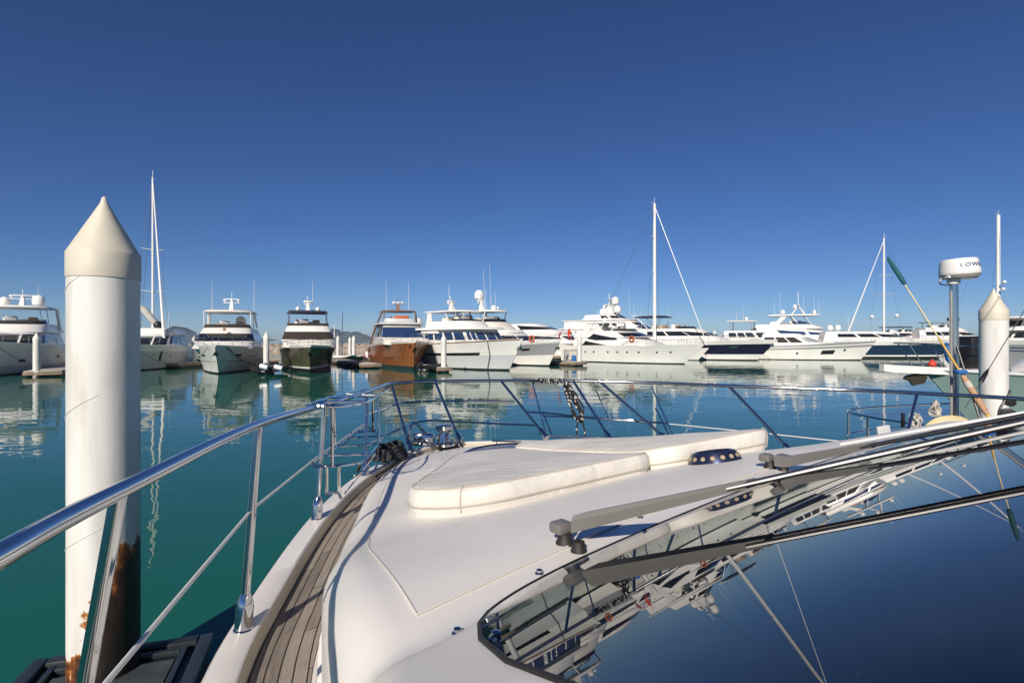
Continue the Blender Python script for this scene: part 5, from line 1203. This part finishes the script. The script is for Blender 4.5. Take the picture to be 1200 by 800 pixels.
# ------------------------------------------------------------------ pontoons
def pontoon(name, label, a, b, wd, top=.55, group='floating pontoons'):
    a, b = Vector((a[0], a[1], 0)), Vector((b[0], b[1], 0)); L_ = (b-a).length; rz = math.atan2(b.y-a.y, b.x-a.x); mid = (a+b)/2
    t = thing(name, label, 'pontoon', tuple(mid), rz, group)
    mb = MB(); mb.box((0, 0, top-.05), (L_, wd, .10), bev=.02); mb.build('decking', M['dock_top'], t)
    mb = MB(); mb.box((0, 0, top-.24), (L_+.04, wd+.10, .22), bev=.02); mb.build('waler', M['dock_wood'], t)
    mb = MB(); n_ = max(1, int(L_/3.2))
    for k in range(n_): mb.box((-L_/2+(k+.5)*L_/n_, 0, .02), (L_/n_*.72, wd*.9, .55), bev=.04)
    mb.build('float', M['dock_dark'], t)
    return t
pontoon('main_pontoon', 'long timber edged pontoon behind the left hand yachts', P(90, HZ, 66).to_2d(), P(560, HZ, 78).to_2d(), 2.6)
pontoon('main_pontoon', 'timber edged pontoon behind the middle yachts', P(560, HZ, 78.2).to_2d(), P(900, HZ, 104).to_2d(), 2.6)
pontoon('finger_pontoon', 'low pontoon just left of the bow on white yacht', P(200, HZ, 57).to_2d(), P(232, HZ, 62).to_2d(), 1.8)
def finger(px, d, L_, lb, wd=1.3, hd=24):
    q = P(px, HZ, d); H = Vector((-math.sin(R(hd)), math.cos(R(hd)), 0)); return pontoon('finger_pontoon', lb, (q.x, q.y), (q.x+H.x*L_, q.y+H.y*L_), wd, .5)
finger(312, 48, 15, 'finger pontoon between the bow on white yacht and the olive yacht')
finger(522, 50, 20, 'finger pontoon between the copper yacht and the white trawler yacht', hd=30)
finger(50, 44, 14, 'finger pontoon below the far left yacht', hd=30, wd=2.4)
finger(681, 62.5, 18, 'finger pontoon beside the grey banded yacht', hd=40, wd=2.0)
finger(436, 57, 16, 'wooden finger pontoon at the left of the copper yacht', hd=30, wd=2.0)
finger(902, 85, 14, 'finger pontoon at the bow of the navy banded yacht', hd=45)
# things on the pontoons
def kayak(px, d, key, lb, L_=3.6, rz=.1, z=.62):
    q = P(px, HZ, d); mb = MB(); rings = []
    for k in range(11):
        t_ = -1+2*k/10; w_ = .38*math.sqrt(max(0.004, 1-t_*t_)); rings.append([(t_*L_/2, w_*math.cos(a), .16+.18*abs(t_)**3+.2*math.sqrt(max(.05, 1-t_*t_))*math.sin(a)) for a in (2*math.pi*j/10 for j in range(10))])
    mb.loft(rings, True, True, True); mb.lathe([(.30, .34), (.27, .38), (.22, .33)], (0, 0, 0), 14)
    o = mb.build('kayak', M[key]); o.location = (q.x, q.y, z); o.rotation_euler = (0, 0, rz); return tag(o, lb, 'kayak', group='kayaks on the pontoon')
kayak(402, 71.5, 'teal_cloth', 'green kayak lying on the pontoon right of the olive yacht'); kayak(395, 70.9, 'gel_far', 'white kayak lying left of the green one'); kayak(411, 72.2, 'gel_pale', 'pale kayak lying right of the green one'); kayak(419, 73, 'red', 'red kayak lying beside the copper yacht', z=.6)
def dinghy(px, d, rz, lb, key='fender'):
    q = P(px, HZ, d); t = thing('inflatable_dinghy', lb, 'dinghy', (q.x, q.y, .1), rz, 'dark inflatable dinghies')
    mb = MB(); mb.tube(catmull([(-1.6, .62, .3), (0, .66, .3), (1.0, .5, .36), (1.55, 0, .48), (1.0, -.5, .36), (0, -.66, .3), (-1.6, -.62, .3)], 5), .22, 10); mb.build('tube', M[key], t)
    mb = MB(); mb.box((-.2, 0, .15), (2.6, 1.1, .16), bev=.05); mb.build('floor', M['gel_grey'], t)
    mb = MB(); mb.box((-.3, 0, .5), (.5, 1.1, .12), bev=.03); mb.build('thwart', M['black'], t)
    mb = MB(); mb.box((-1.75, 0, .62), (.38, .34, .55), bev=.1); mb.bar((-1.75, 0, .4), (-1.8, 0, -.3), .07); mb.build('outboard_motor', M['black'], t)
dinghy(306, 48.5, 2.2, 'dark inflatable dinghy beside the bow on white yacht', 'rubber'); dinghy(321, 49, 1.2, 'dark inflatable dinghy beside the olive yacht', 'rubber'); dinghy(508, 51, 1.0, 'dark inflatable dinghy between the copper yacht and the trawler yacht', 'black')
for k, (px, row, d, lb) in enumerate(((309.5, 430, 45.5, 'grey cylindrical fender floating left of the slim pile'), (326.5, 431, 45, 'grey cylindrical fender floating right of the slim pile'))):
    q = P(px, row, d); mb = MB(); mb.tube([q+Vector((-.35, 0, .1)), q+Vector((-.3, 0, .1)), q+Vector((.3, 0, -.05)), q+Vector((.35, 0, -.05))], [.06, .22, .22, .06], 10); tag(mb.build('boat_fender', M['gel_pale']), lb, 'fender')
# utility cabinet and drums beside the middle pile
q = P(668.5, 417, 66); t = thing('dock_cabinet', 'beige utility cabinet standing on the pontoon left of the slim pile', 'cabinet', (q.x, q.y, .55), .5)
mb = MB(); mb.box((0, 0, .6), (1.3, 1.0, 1.2), bev=.04); mb.build('body', M['canvas_grey'], t); mb = MB(); mb.box((0, 0, 1.24), (1.45, 1.15, .08), bev=.03); mb.build('lid', M['gel_cream'], t)
mb = MB(); mb.box((0, -.505, .6), (1.1, .02, 1.0)); mb.build('door', M['gel_cream'], t)
q = P(672.5, 420, 64); mb = MB(); mb.lathe([(.25, 0), (.27, .05), (.27, .6), (.24, .66), (.1, .68)], (q.x, q.y, .5), 14); tag(mb.build('barrel', M['blue_cloth']), 'small blue drum on the finger pontoon beside the slim pile', 'drum')
for px, d, lb in ((208, 60.5, 'white power pedestal on the pontoon right of the near pile'), (430, 66, 'white power pedestal left of the copper yacht'), (536, 70, 'white power pedestal behind the trawler yacht')):
    q = P(px, HZ, d); mb = MB(); mb.box((q.x, q.y, 1.0), (.3, .3, .9), bev=.05); mb.box((q.x, q.y, 1.5), (.36, .36, .1), bev=.04); tag(mb.build('power_pedestal', M['gel_far']), lb, 'pedestal', 'power pedestals')
# red mooring buoy by the right-hand docks
q = P(1092.5, 417, 60); mb = MB(); mb.ball((q.x, q.y, .3), .42, 16); mb.lathe([(.10, .68), (.08, .84), (.03, .88)], (q.x, q.y, 0), 10); tag(mb.build('mooring_buoy', M['red']), 'round red mooring buoy floating left of the radar pole', 'buoy')
# ------------------------------------------------------------------ finger pontoon beside us
e_out = Vector((-.316, .949, 0)); e_rt = Vector((.949, .316, 0)); c0 = Vector((-3.39, 4.82, 0))
t = thing('finger_pontoon', 'steel framed pontoon end with shade-darkened colours around the foot of the near white pile', 'pontoon', (c0.x, c0.y, 0), math.atan2(-e_out.y, -e_out.x), 'floating pontoons')
# local x runs aft from the outer end, y to starboard-facing side
Lf, Wf = 9.0, 1.36
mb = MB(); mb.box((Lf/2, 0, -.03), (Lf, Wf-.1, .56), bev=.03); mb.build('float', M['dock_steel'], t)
mb = MB()
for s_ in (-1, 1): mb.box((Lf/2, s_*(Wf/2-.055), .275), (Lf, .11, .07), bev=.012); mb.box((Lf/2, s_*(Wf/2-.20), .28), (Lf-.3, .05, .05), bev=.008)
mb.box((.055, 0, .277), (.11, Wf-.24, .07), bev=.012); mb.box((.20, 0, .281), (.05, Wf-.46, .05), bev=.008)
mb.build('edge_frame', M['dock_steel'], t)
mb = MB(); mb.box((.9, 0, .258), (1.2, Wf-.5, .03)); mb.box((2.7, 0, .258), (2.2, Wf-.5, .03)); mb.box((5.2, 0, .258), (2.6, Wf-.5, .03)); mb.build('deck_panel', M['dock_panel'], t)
# ------------------------------------------------------------------ fishing boat with a bow pulpit, right
def fishing_boat():
    d = 19.0; tip = P(1079, HZ, d); H = Vector((-1, -.06, 0)).normalized(); L = 13.0; mid = tip-H*(L/2)
    root = thing('fishing_boat', 'grey green hulled sport fishing boat with a white bow plank on the right', 'boat', (mid.x, mid.y, 0), math.atan2(H.y, H.x))
    h = Hull(L, 4.4, 2.05, 1.5, 1.9, 2.0); M['hull_sage'] = mat('sage_grey_paint', (.20, .29, .28), .25)
    mb, mats = hull_mesh(h, [(.94, 'hull_sage'), (1, 'gel_far')], 'antifoul_black'); mb.build('hull', mats, root, angle=28, weld=True)
    mb = MB(); mb.loft([[Vector((h.pt(q, 1).x-.05, max(.01, h.half(q)-.1)*s_, h.sheer(q)-.06)) for s_ in (1, .5, 0, -.5, -1)] for q in TS], closed=False); mb.build('deck', M['gel_far'], root)
    mb = MB(); mb.tube([h.pt(q, .97, .02, s_) for s_ in (1,) for q in TS]+[], .035, 6); mb.tube([h.pt(q, .97, .02, -1) for q in TS], .035, 6); mb.build('rub_rail', M['gel_pale'], root)
    z = 2.02; x0 = L/2
    mb = MB(); mb.extrude([(x0-1.2, .32, z), (x0+1.15, .25, z+.10), (x0+1.42, .12, z+.14), (x0+1.42, -.12, z+.14), (x0+1.15, -.25, z+.10), (x0-1.2, -.32, z)], (0, 0, -.24)); mb.build('bow_plank', M['gel_far'], root, angle=30)
    mb = MB(); mb.tube(catmull([(x0-.1, 0, z-.28), (x0+.25, .0, z-.42), (x0+.6, 0, z-.34)], 4), .06, 8); mb.extrude([(x0-.1, .22, z-.18), (x0+.55, .05, z-.26), (x0+.3, .03, z-.62), (x0+.0, .2, z-.5)], (0, -.05, 0)); mb.extrude([(x0-.1, -.22, z-.18), (x0+.55, -.05, z-.26), (x0+.3, -.03, z-.62), (x0+.0, -.2, z-.5)], (0, .05, 0)); mb.build('anchor', M['glass_brown'], root)
    rl = lambda q, s_, k: Vector((h.pt(q, 1).x, s_*max(.2, h.half(q)-.12), h.sheer(q)+k*.82))
    tt = [.38, .5, .62, .72, .8, .87, .93, .98]
    run = [rl(q, 1, 1) for q in tt]+[Vector((x0+.7, .26, z+.86)), Vector((x0+.85, 0, z+.86)), Vector((x0+.7, -.26, z+.86))]+[rl(q, -1, 1) for q in reversed(tt)]
    mb = MB(); mb.tube(catmull(run, 3), .022, 8); mb.build('bow_rail', M['steel'], root)
    for q in (.5, .68, .84, .95):
        for s_ in (1, -1): mb = MB(); mb.bar(rl(q, s_, 0)+Vector((-.35, 0, 0)), rl(q, s_, 1), .02, 8); mb.build('stanchion', M['steel'], root)
    for s_ in (1, -1): mb = MB(); mb.bar((x0+.05, s_*.24, z), (x0+.62, s_*.26, z+.85), .02, 8); mb.build('stanchion', M['steel'], root)
    k = Tier(1.75, 2.35, (-2.6, 3.0, 1.6, 2.2), (-2.6, 2.0, 1.4, 1.8)); mb = MB(); k.mesh(mb); mb.build('trunk_cabin', M['gel_far'], root)
    k = Tier(2.3, 3.5, (-3.6, .3, 1.55, .8), (-3.4, -.5, 1.4, .7)); mb = MB(); k.mesh(mb); o = mb.build('deckhouse', M['gel_far'], root)
    for a, b in ((.03, .24), (.97, .76)): mb = MB(); k.window(mb, a, b, .3, .8); mb.build('window', M['glass_dark'], o)
    mb = MB(); k.window(mb, .28, .72, .3, .8); mb.build('window', M['glass_dark'], o)
    mb = MB(); mb.box((4.35, -.2, 2.55), (.95, .8, 1.15), bev=.16); mb.build('covered_windlass', M['black'], root)
    mb = MB(); mb.tube([(5.35, -.25, 2.9), (5.3, -.25, 2.75), (5.2, -.25, 2.3), (5.2, -.25, 2.15)], [.04, .14, .14, .04], 10); mb.build('hung_fender', M['blue_cloth'], root)
    for s_ in (1, -1):
        p = h.pt(.42, .62, .0, s_); mb = MB(); mb.box((p.x, p.y, p.z), (1.5, .06, .3), bev=.02); mb.build('hull_window', M['glass_dark'], root)
fishing_boat()
# ------------------------------------------------------------------ sailing yacht stern with the radar pole, close on the right
def stern_yacht():
    d = 6.6; c = P(1120, 500, d)
    root = thing('sailing_yacht', 'close sailing yacht stern on the right with pushpit rails behind the wiper arms', 'sailing yacht', (c.x, c.y, 0), 0, 'sailing yachts with tall masts')
    # boat lies pointing right and slightly away; stern at its left end
    L = 10.5; hd = R(14); ex_ = Vector((math.cos(hd), math.sin(hd), 0)); ey = Vector((-math.sin(hd), math.cos(hd), 0))
    o = Vector((c.x-.42, c.y+.2, 0)); loc = lambda x, y, z: o+ex_*x+ey*y+Vector((0, 0, z))
    def half(t): return 1.55*(.72+.28*math.sin(min(1, t/.45)*math.pi/2))*max(.02, 1-max(0, (t-.45)/.55)**2.0)
    mb = MB(); rings = []
    for t in [i/16 for i in range(17)]:
        hw = half(t); x = t*L; rings.append([loc(x+.35*(1-t), hw*.55, -.3), loc(x+.2*(1-t), hw*.9, .1), loc(x+.1, hw, .7), loc(x, hw, 1.22), loc(x, hw-.08, 1.25), loc(x, 0, 1.28), loc(x, -hw+.08, 1.25), loc(x, -hw, 1.22), loc(x+.1, -hw, .7), loc(x+.2*(1-t), -hw*.9, .1), loc(x+.35*(1-t), -hw*.55, -.3)])
    mb.loft(rings, False, False, False); mb.loft([rings[0]], True, True, False); mb.f.append(list(range(len(mb.v)-11, len(mb.v)))); mb.m.append(0)
    mb.build('hull', M['gel_far'], root, world=True, angle=30)
    k0 = MB(); k0.loft([[loc(x, s_*w_, z) for s_, w_, z in ((1, .95, 1.25), (1, .85, 1.6), (1, .6, 1.68), (-1, .6, 1.68), (-1, .85, 1.6), (-1, .95, 1.25))] for x, w in ((3.2, 1), (4, 1), (6.5, .8), (7.2, .7))], True, True, True); k0.build('cabin', M['gel_far'], root, world=True)
    # pushpit
    z1 = 1.98
    run = [loc(2.6, 1.4, z1), loc(1.0, 1.3, z1), loc(.15, 1.05, z1), loc(-.1, .5, z1), loc(-.1, -.5, z1), loc(.15, -1.05, z1), loc(1.0, -1.3, z1), loc(2.6, -1.4, z1)]
    mb = MB(); mb.tube(catmull(run, 5), .014, 8); mb.build('pushpit_rail', M['steel'], root, world=True)
    mb = MB(); mb.tube(catmull([p-Vector((0, 0, .34)) for p in run], 5), .011, 8); mb.build('pushpit_rail', M['steel'], root, world=True)
    for q in (run[0], run[2], run[3], run[4], run[5], run[7]): mb = MB(); mb.bar(q, Vector((q.x, q.y, 1.25)), .013, 8); mb.build('pushpit_post', M['steel'], root, world=True)
    # mainsheet block and its line
    b_ = P(1181, 487, d-.3); mb = MB(); mb.lathe([(.06, -.035), (.085, -.03), (.085, .03), (.06, .035)], b_, 20, axis=(.5, 1, 0)); mb.lathe([(.05, -.05), (.05, .05)], b_+Vector((.02, 0, .16)), 14, axis=(.5, 1, 0)); mb.tube(catmull([b_+Vector((-.10, 0, -.2)), b_+Vector((-.1, 0, .05)), b_+Vector((0, 0, .22)), b_+Vector((.03, 0, .3))], 4), .014, 6); mb.build('sheet_block', M['black'], root, world=True)
    # backstay with its dark insulator, rising to the right
    a, b = P(1131, 478, d), P(1216, 338, d+.6); mb = MB(); mb.tube([a, b, b+(b-a)*4], .006, 6); mb.build('backstay', M['wire'], root, world=True)
    q = P(1153, 441, d+.12); v = (b-a).normalized(); mb = MB(); mb.tube([q-v*.13, q-v*.08, q+v*.06, q+v*.13], [.008, .028, .022, .008], 10); mb.build('stay_insulator', M['black'], root, world=True)
    for (pa, pb) in (((1172, 258, d+1.5), (1222, 352, d+1.5)),): mb = MB(); mb.tube([P(*pa), P(*pb)], .004, 5)
    # radar pole
    pz0, pz1 = 1.0, P(0, 327, d).z; px_ = c.x; mb = MB()
    mb.tube([(P(1119.5, 0, d).x, d, pz0), (P(1117.5, 0, d).x, d, pz1)], .046, 20); pole = mb.build('radar_pole', M['steel'], root, world=True)
    mb = MB(); mb.tube([(P(1113.5, 0, d).x, d-.02, pz0+.3), (P(1113.2, 0, d).x, d-.02, P(0, 341, d).z)], .013, 8); mb.build('cable_conduit', M['grey_plastic'], pole, world=True)
    x0 = P(1117.5, 0, d).x
    mb = MB(); mb.lathe([(.06, pz1-.06), (.07, pz1-.03), (.07, pz1-.0)], (x0, d, 0), 18); mb.box((x0+.06, d, pz1+.022), (.36, .16, .035), bev=.012); mb.build('radar_bracket', M['dome'], pole, world=True)
    mb = MB(); mb.tube(catmull([(x0-.15, d, pz1+.01), (x0-.17, d, pz1-.05), (x0-.10, d, pz1-.075), (x0-.04, d, pz1-.07)], 5), .007, 6); mb.build('radar_cable', M['black'], pole, world=True)
    xc, tilt = P(1124.5, 0, d).x, Matrix.Rotation(R(-4), 4, 'Y')
    zc = pz1+.045; R0, R1, Hh = .205, .180, .195
    prof = [(R0*.80, -.02), (R0*.97, .0), (R0, .02), (R0*.995, .05), (R0*.915, Hh*.80), (R1*1.0, Hh*.93), (R1*.96, Hh*.985), (R1*.9, Hh*1.0), (R1*.5, Hh*1.035), (.002, Hh*1.045)]
    mb = MB(); mb.lathe(prof, (0, 0, 0), 56); T_ = Matrix.Translation((xc, d, zc)) @ Matrix.Rotation(R(3.5), 4, 'Y').inverted()
    mb.v = [T_ @ v_ for v_ in mb.v]; rad = mb.build('radar_dome', M['dome'], root, world=True, angle=45)
    mb = MB(); mb.lathe([(R0*.78, -.035), (R0*.9, -.03), (R0*.985, .004), (R0*.8, .004)], (0, 0, 0), 48); mb.v = [T_ @ v_ for v_ in mb.v]; mb.build('radar_base', M['grey_plastic'], rad, world=True)
    # lettering bent round the dome
    cu = bpy.data.curves.new('lettering', 'FONT'); cu.body = 'LOWRANCE'; cu.size = .066; cu.offset = .0016; cu.extrude = 0; cu.space_character = 1.15
    ob = bpy.data.objects.new('tmp_text', cu); COL.objects.link(ob); bpy.context.view_layer.update()
    me = bpy.data.meshes.new_from_object(ob.evaluated_get(bpy.context.evaluated_depsgraph_get())); COL.objects.unlink(ob); bpy.data.objects.remove(ob)
    bm = bmesh.new(); bm.from_mesh(me); bmesh.ops.triangulate(bm, faces=bm.faces); bmesh.ops.subdivide_edges(bm, edges=bm.edges[:], cuts=2, use_grid_fill=True)
    zz0 = .09
    view = math.atan2(-d, -xc)                 # the side that faces the water ahead of our bow
    for v_ in bm.verts:
        z_ = zz0+v_.co.y; rr_ = R0*(.995+(.915-.995)*(z_-.05)/(Hh*.80-.05))+.0022; q = view+.05+v_.co.x*1.25/rr_*.95
        v_.co = T_ @ Vector((rr_*math.cos(q), rr_*math.sin(q), z_))
    off = root.location+rad.location
    for v_ in bm.verts: v_.co -= off
    bm.to_mesh(me); bm.free(); me.name = 'lettering'; me.materials.clear(); me.materials.append(mat('blue_lettering', (.02, .04, .16), .5))
    lo = bpy.data.objects.new('lettering', me); COL.objects.link(lo); lo.parent = rad
    return root, loc, d
sy, sloc, sd_ = stern_yacht()
# horseshoe buoy on the pushpit
q = P(1114, 511, 6.45); mb = MB()
mb.tube(catmull([q+Vector((-.26, 0, -.20)), q+Vector((-.27, 0, .0)), q+Vector((-.16, 0, .12)), q+Vector((0, 0, .155)), q+Vector((.18, .02, .12)), q+Vector((.30, .03, .02)), q+Vector((.32, .03, -.16))], 6), .062, 12, flat=1.5)
tag(mb.build('horseshoe_buoy', M['buoy_cream']), 'cream horseshoe lifebuoy hung on the pushpit below the radar pole', 'lifebuoy')
# tangle of white rope on the pushpit
def tangle(px, row, d, w_, h_, n_, seed, lb):
    rnd = random.Random(seed); mb = MB(); c = P(px, row, d)
    for k in range(n_):
        a = rnd.uniform(.5, 1); ph = rnd.uniform(0, 6.3); tl = rnd.uniform(-.5, .5)
        mb.tube([c+Vector((w_*a*math.cos(q+ph)*(.5+.5*abs(math.cos(q)))+tl*w_*.4, .04*math.sin(2*q+k), h_*a*math.sin(q))) for q in (2*math.pi*i/18 for i in range(18))], .010, 6, closed=True)
    tag(mb.build('rope_hank', M['rope_white']), lb, 'rope', 'white rope hanks on the pushpit')
tangle(1072, 494, 6.4, .07, .11, 6, 1, 'white rope hank knotted on the left corner of the pushpit')
tangle(1096, 478, 6.5, .05, .10, 5, 2, 'white rope hank hung beside the cream horseshoe buoy')
mb = MB(); mb.box(P(1058, 492, 6.35), (.035, .03, .17), bev=.006); tag(mb.build('rod_holder', M['black']), 'black rod holder at the left corner of the pushpit', 'holder')
# steel plate of a folded swim ladder on our side, seen left of the rope
q = P(1037, 514, 4.9); mb = MB(); mb.box(q, (.12, .03, .24), M=Matrix.Rotation(R(-10), 4, 'Y'), bev=.02); 
tag(mb.build('fender_board', M['gel_pale']), 'pale rounded board upright at the water side left of the pushpit', 'board')
# long landing gaff / boat hook leaning past the radar pole
a, b = P(1040.5, 302, 6.9), P(1178, 519, 6.1)
L_ = b-a; t = thing('boat_hook', 'long boat hook with a teal sleeve and cork grip leaning past the radar pole', 'boat hook', tuple(b))
def seg(name, m_, f0, f1, r_, seg_=10): mb = MB(); mb.tube([a+L_*(f0+(f1-f0)*k/6) for k in range(7)], r_, seg_); return mb.build(name, M[m_], t, world=True)
seg('shaft', 'buoy_cream', .10, .66, .0085); mb = MB(); mb.tube([a+L_*(-.005), a+L_*.01, a+L_*.05, a+L_*.13, a+L_*.155, a+L_*.162], [.010, .021, .026, .027, .022, .009], 12); mb.build('cloth_sleeve', M['teal_cloth'], t, world=True)
M['gold'] = mat('gold_anodised', (.55, .33, .05), .35)
seg('gold_shaft', 'gold', .46, .66, .0125); seg('grip', 'cork', .665, .86, [.024, .034, .035, .035, .035, .033, .024], 14); seg('grip_band', 'rope_white', .695, .725, .037, 14); seg('butt', 'mustard', .86, 1.0, .019)
mb = MB(); p = a+L_*.645; mb.box(p, (.12, .10, .05), bev=.02); mb.build('binding', M['blue_cloth'], t, world=True)
# second thin rod beside the boat hook
a2, b2 = P(1121, 405, 6.55), P(1150, 497, 6.2); mb = MB(); mb.tube([a2, b2], .012, 8); tag(mb.build('fishing_rod', M['black']), 'thin black rod standing between the radar pole and the boat hook', 'rod')
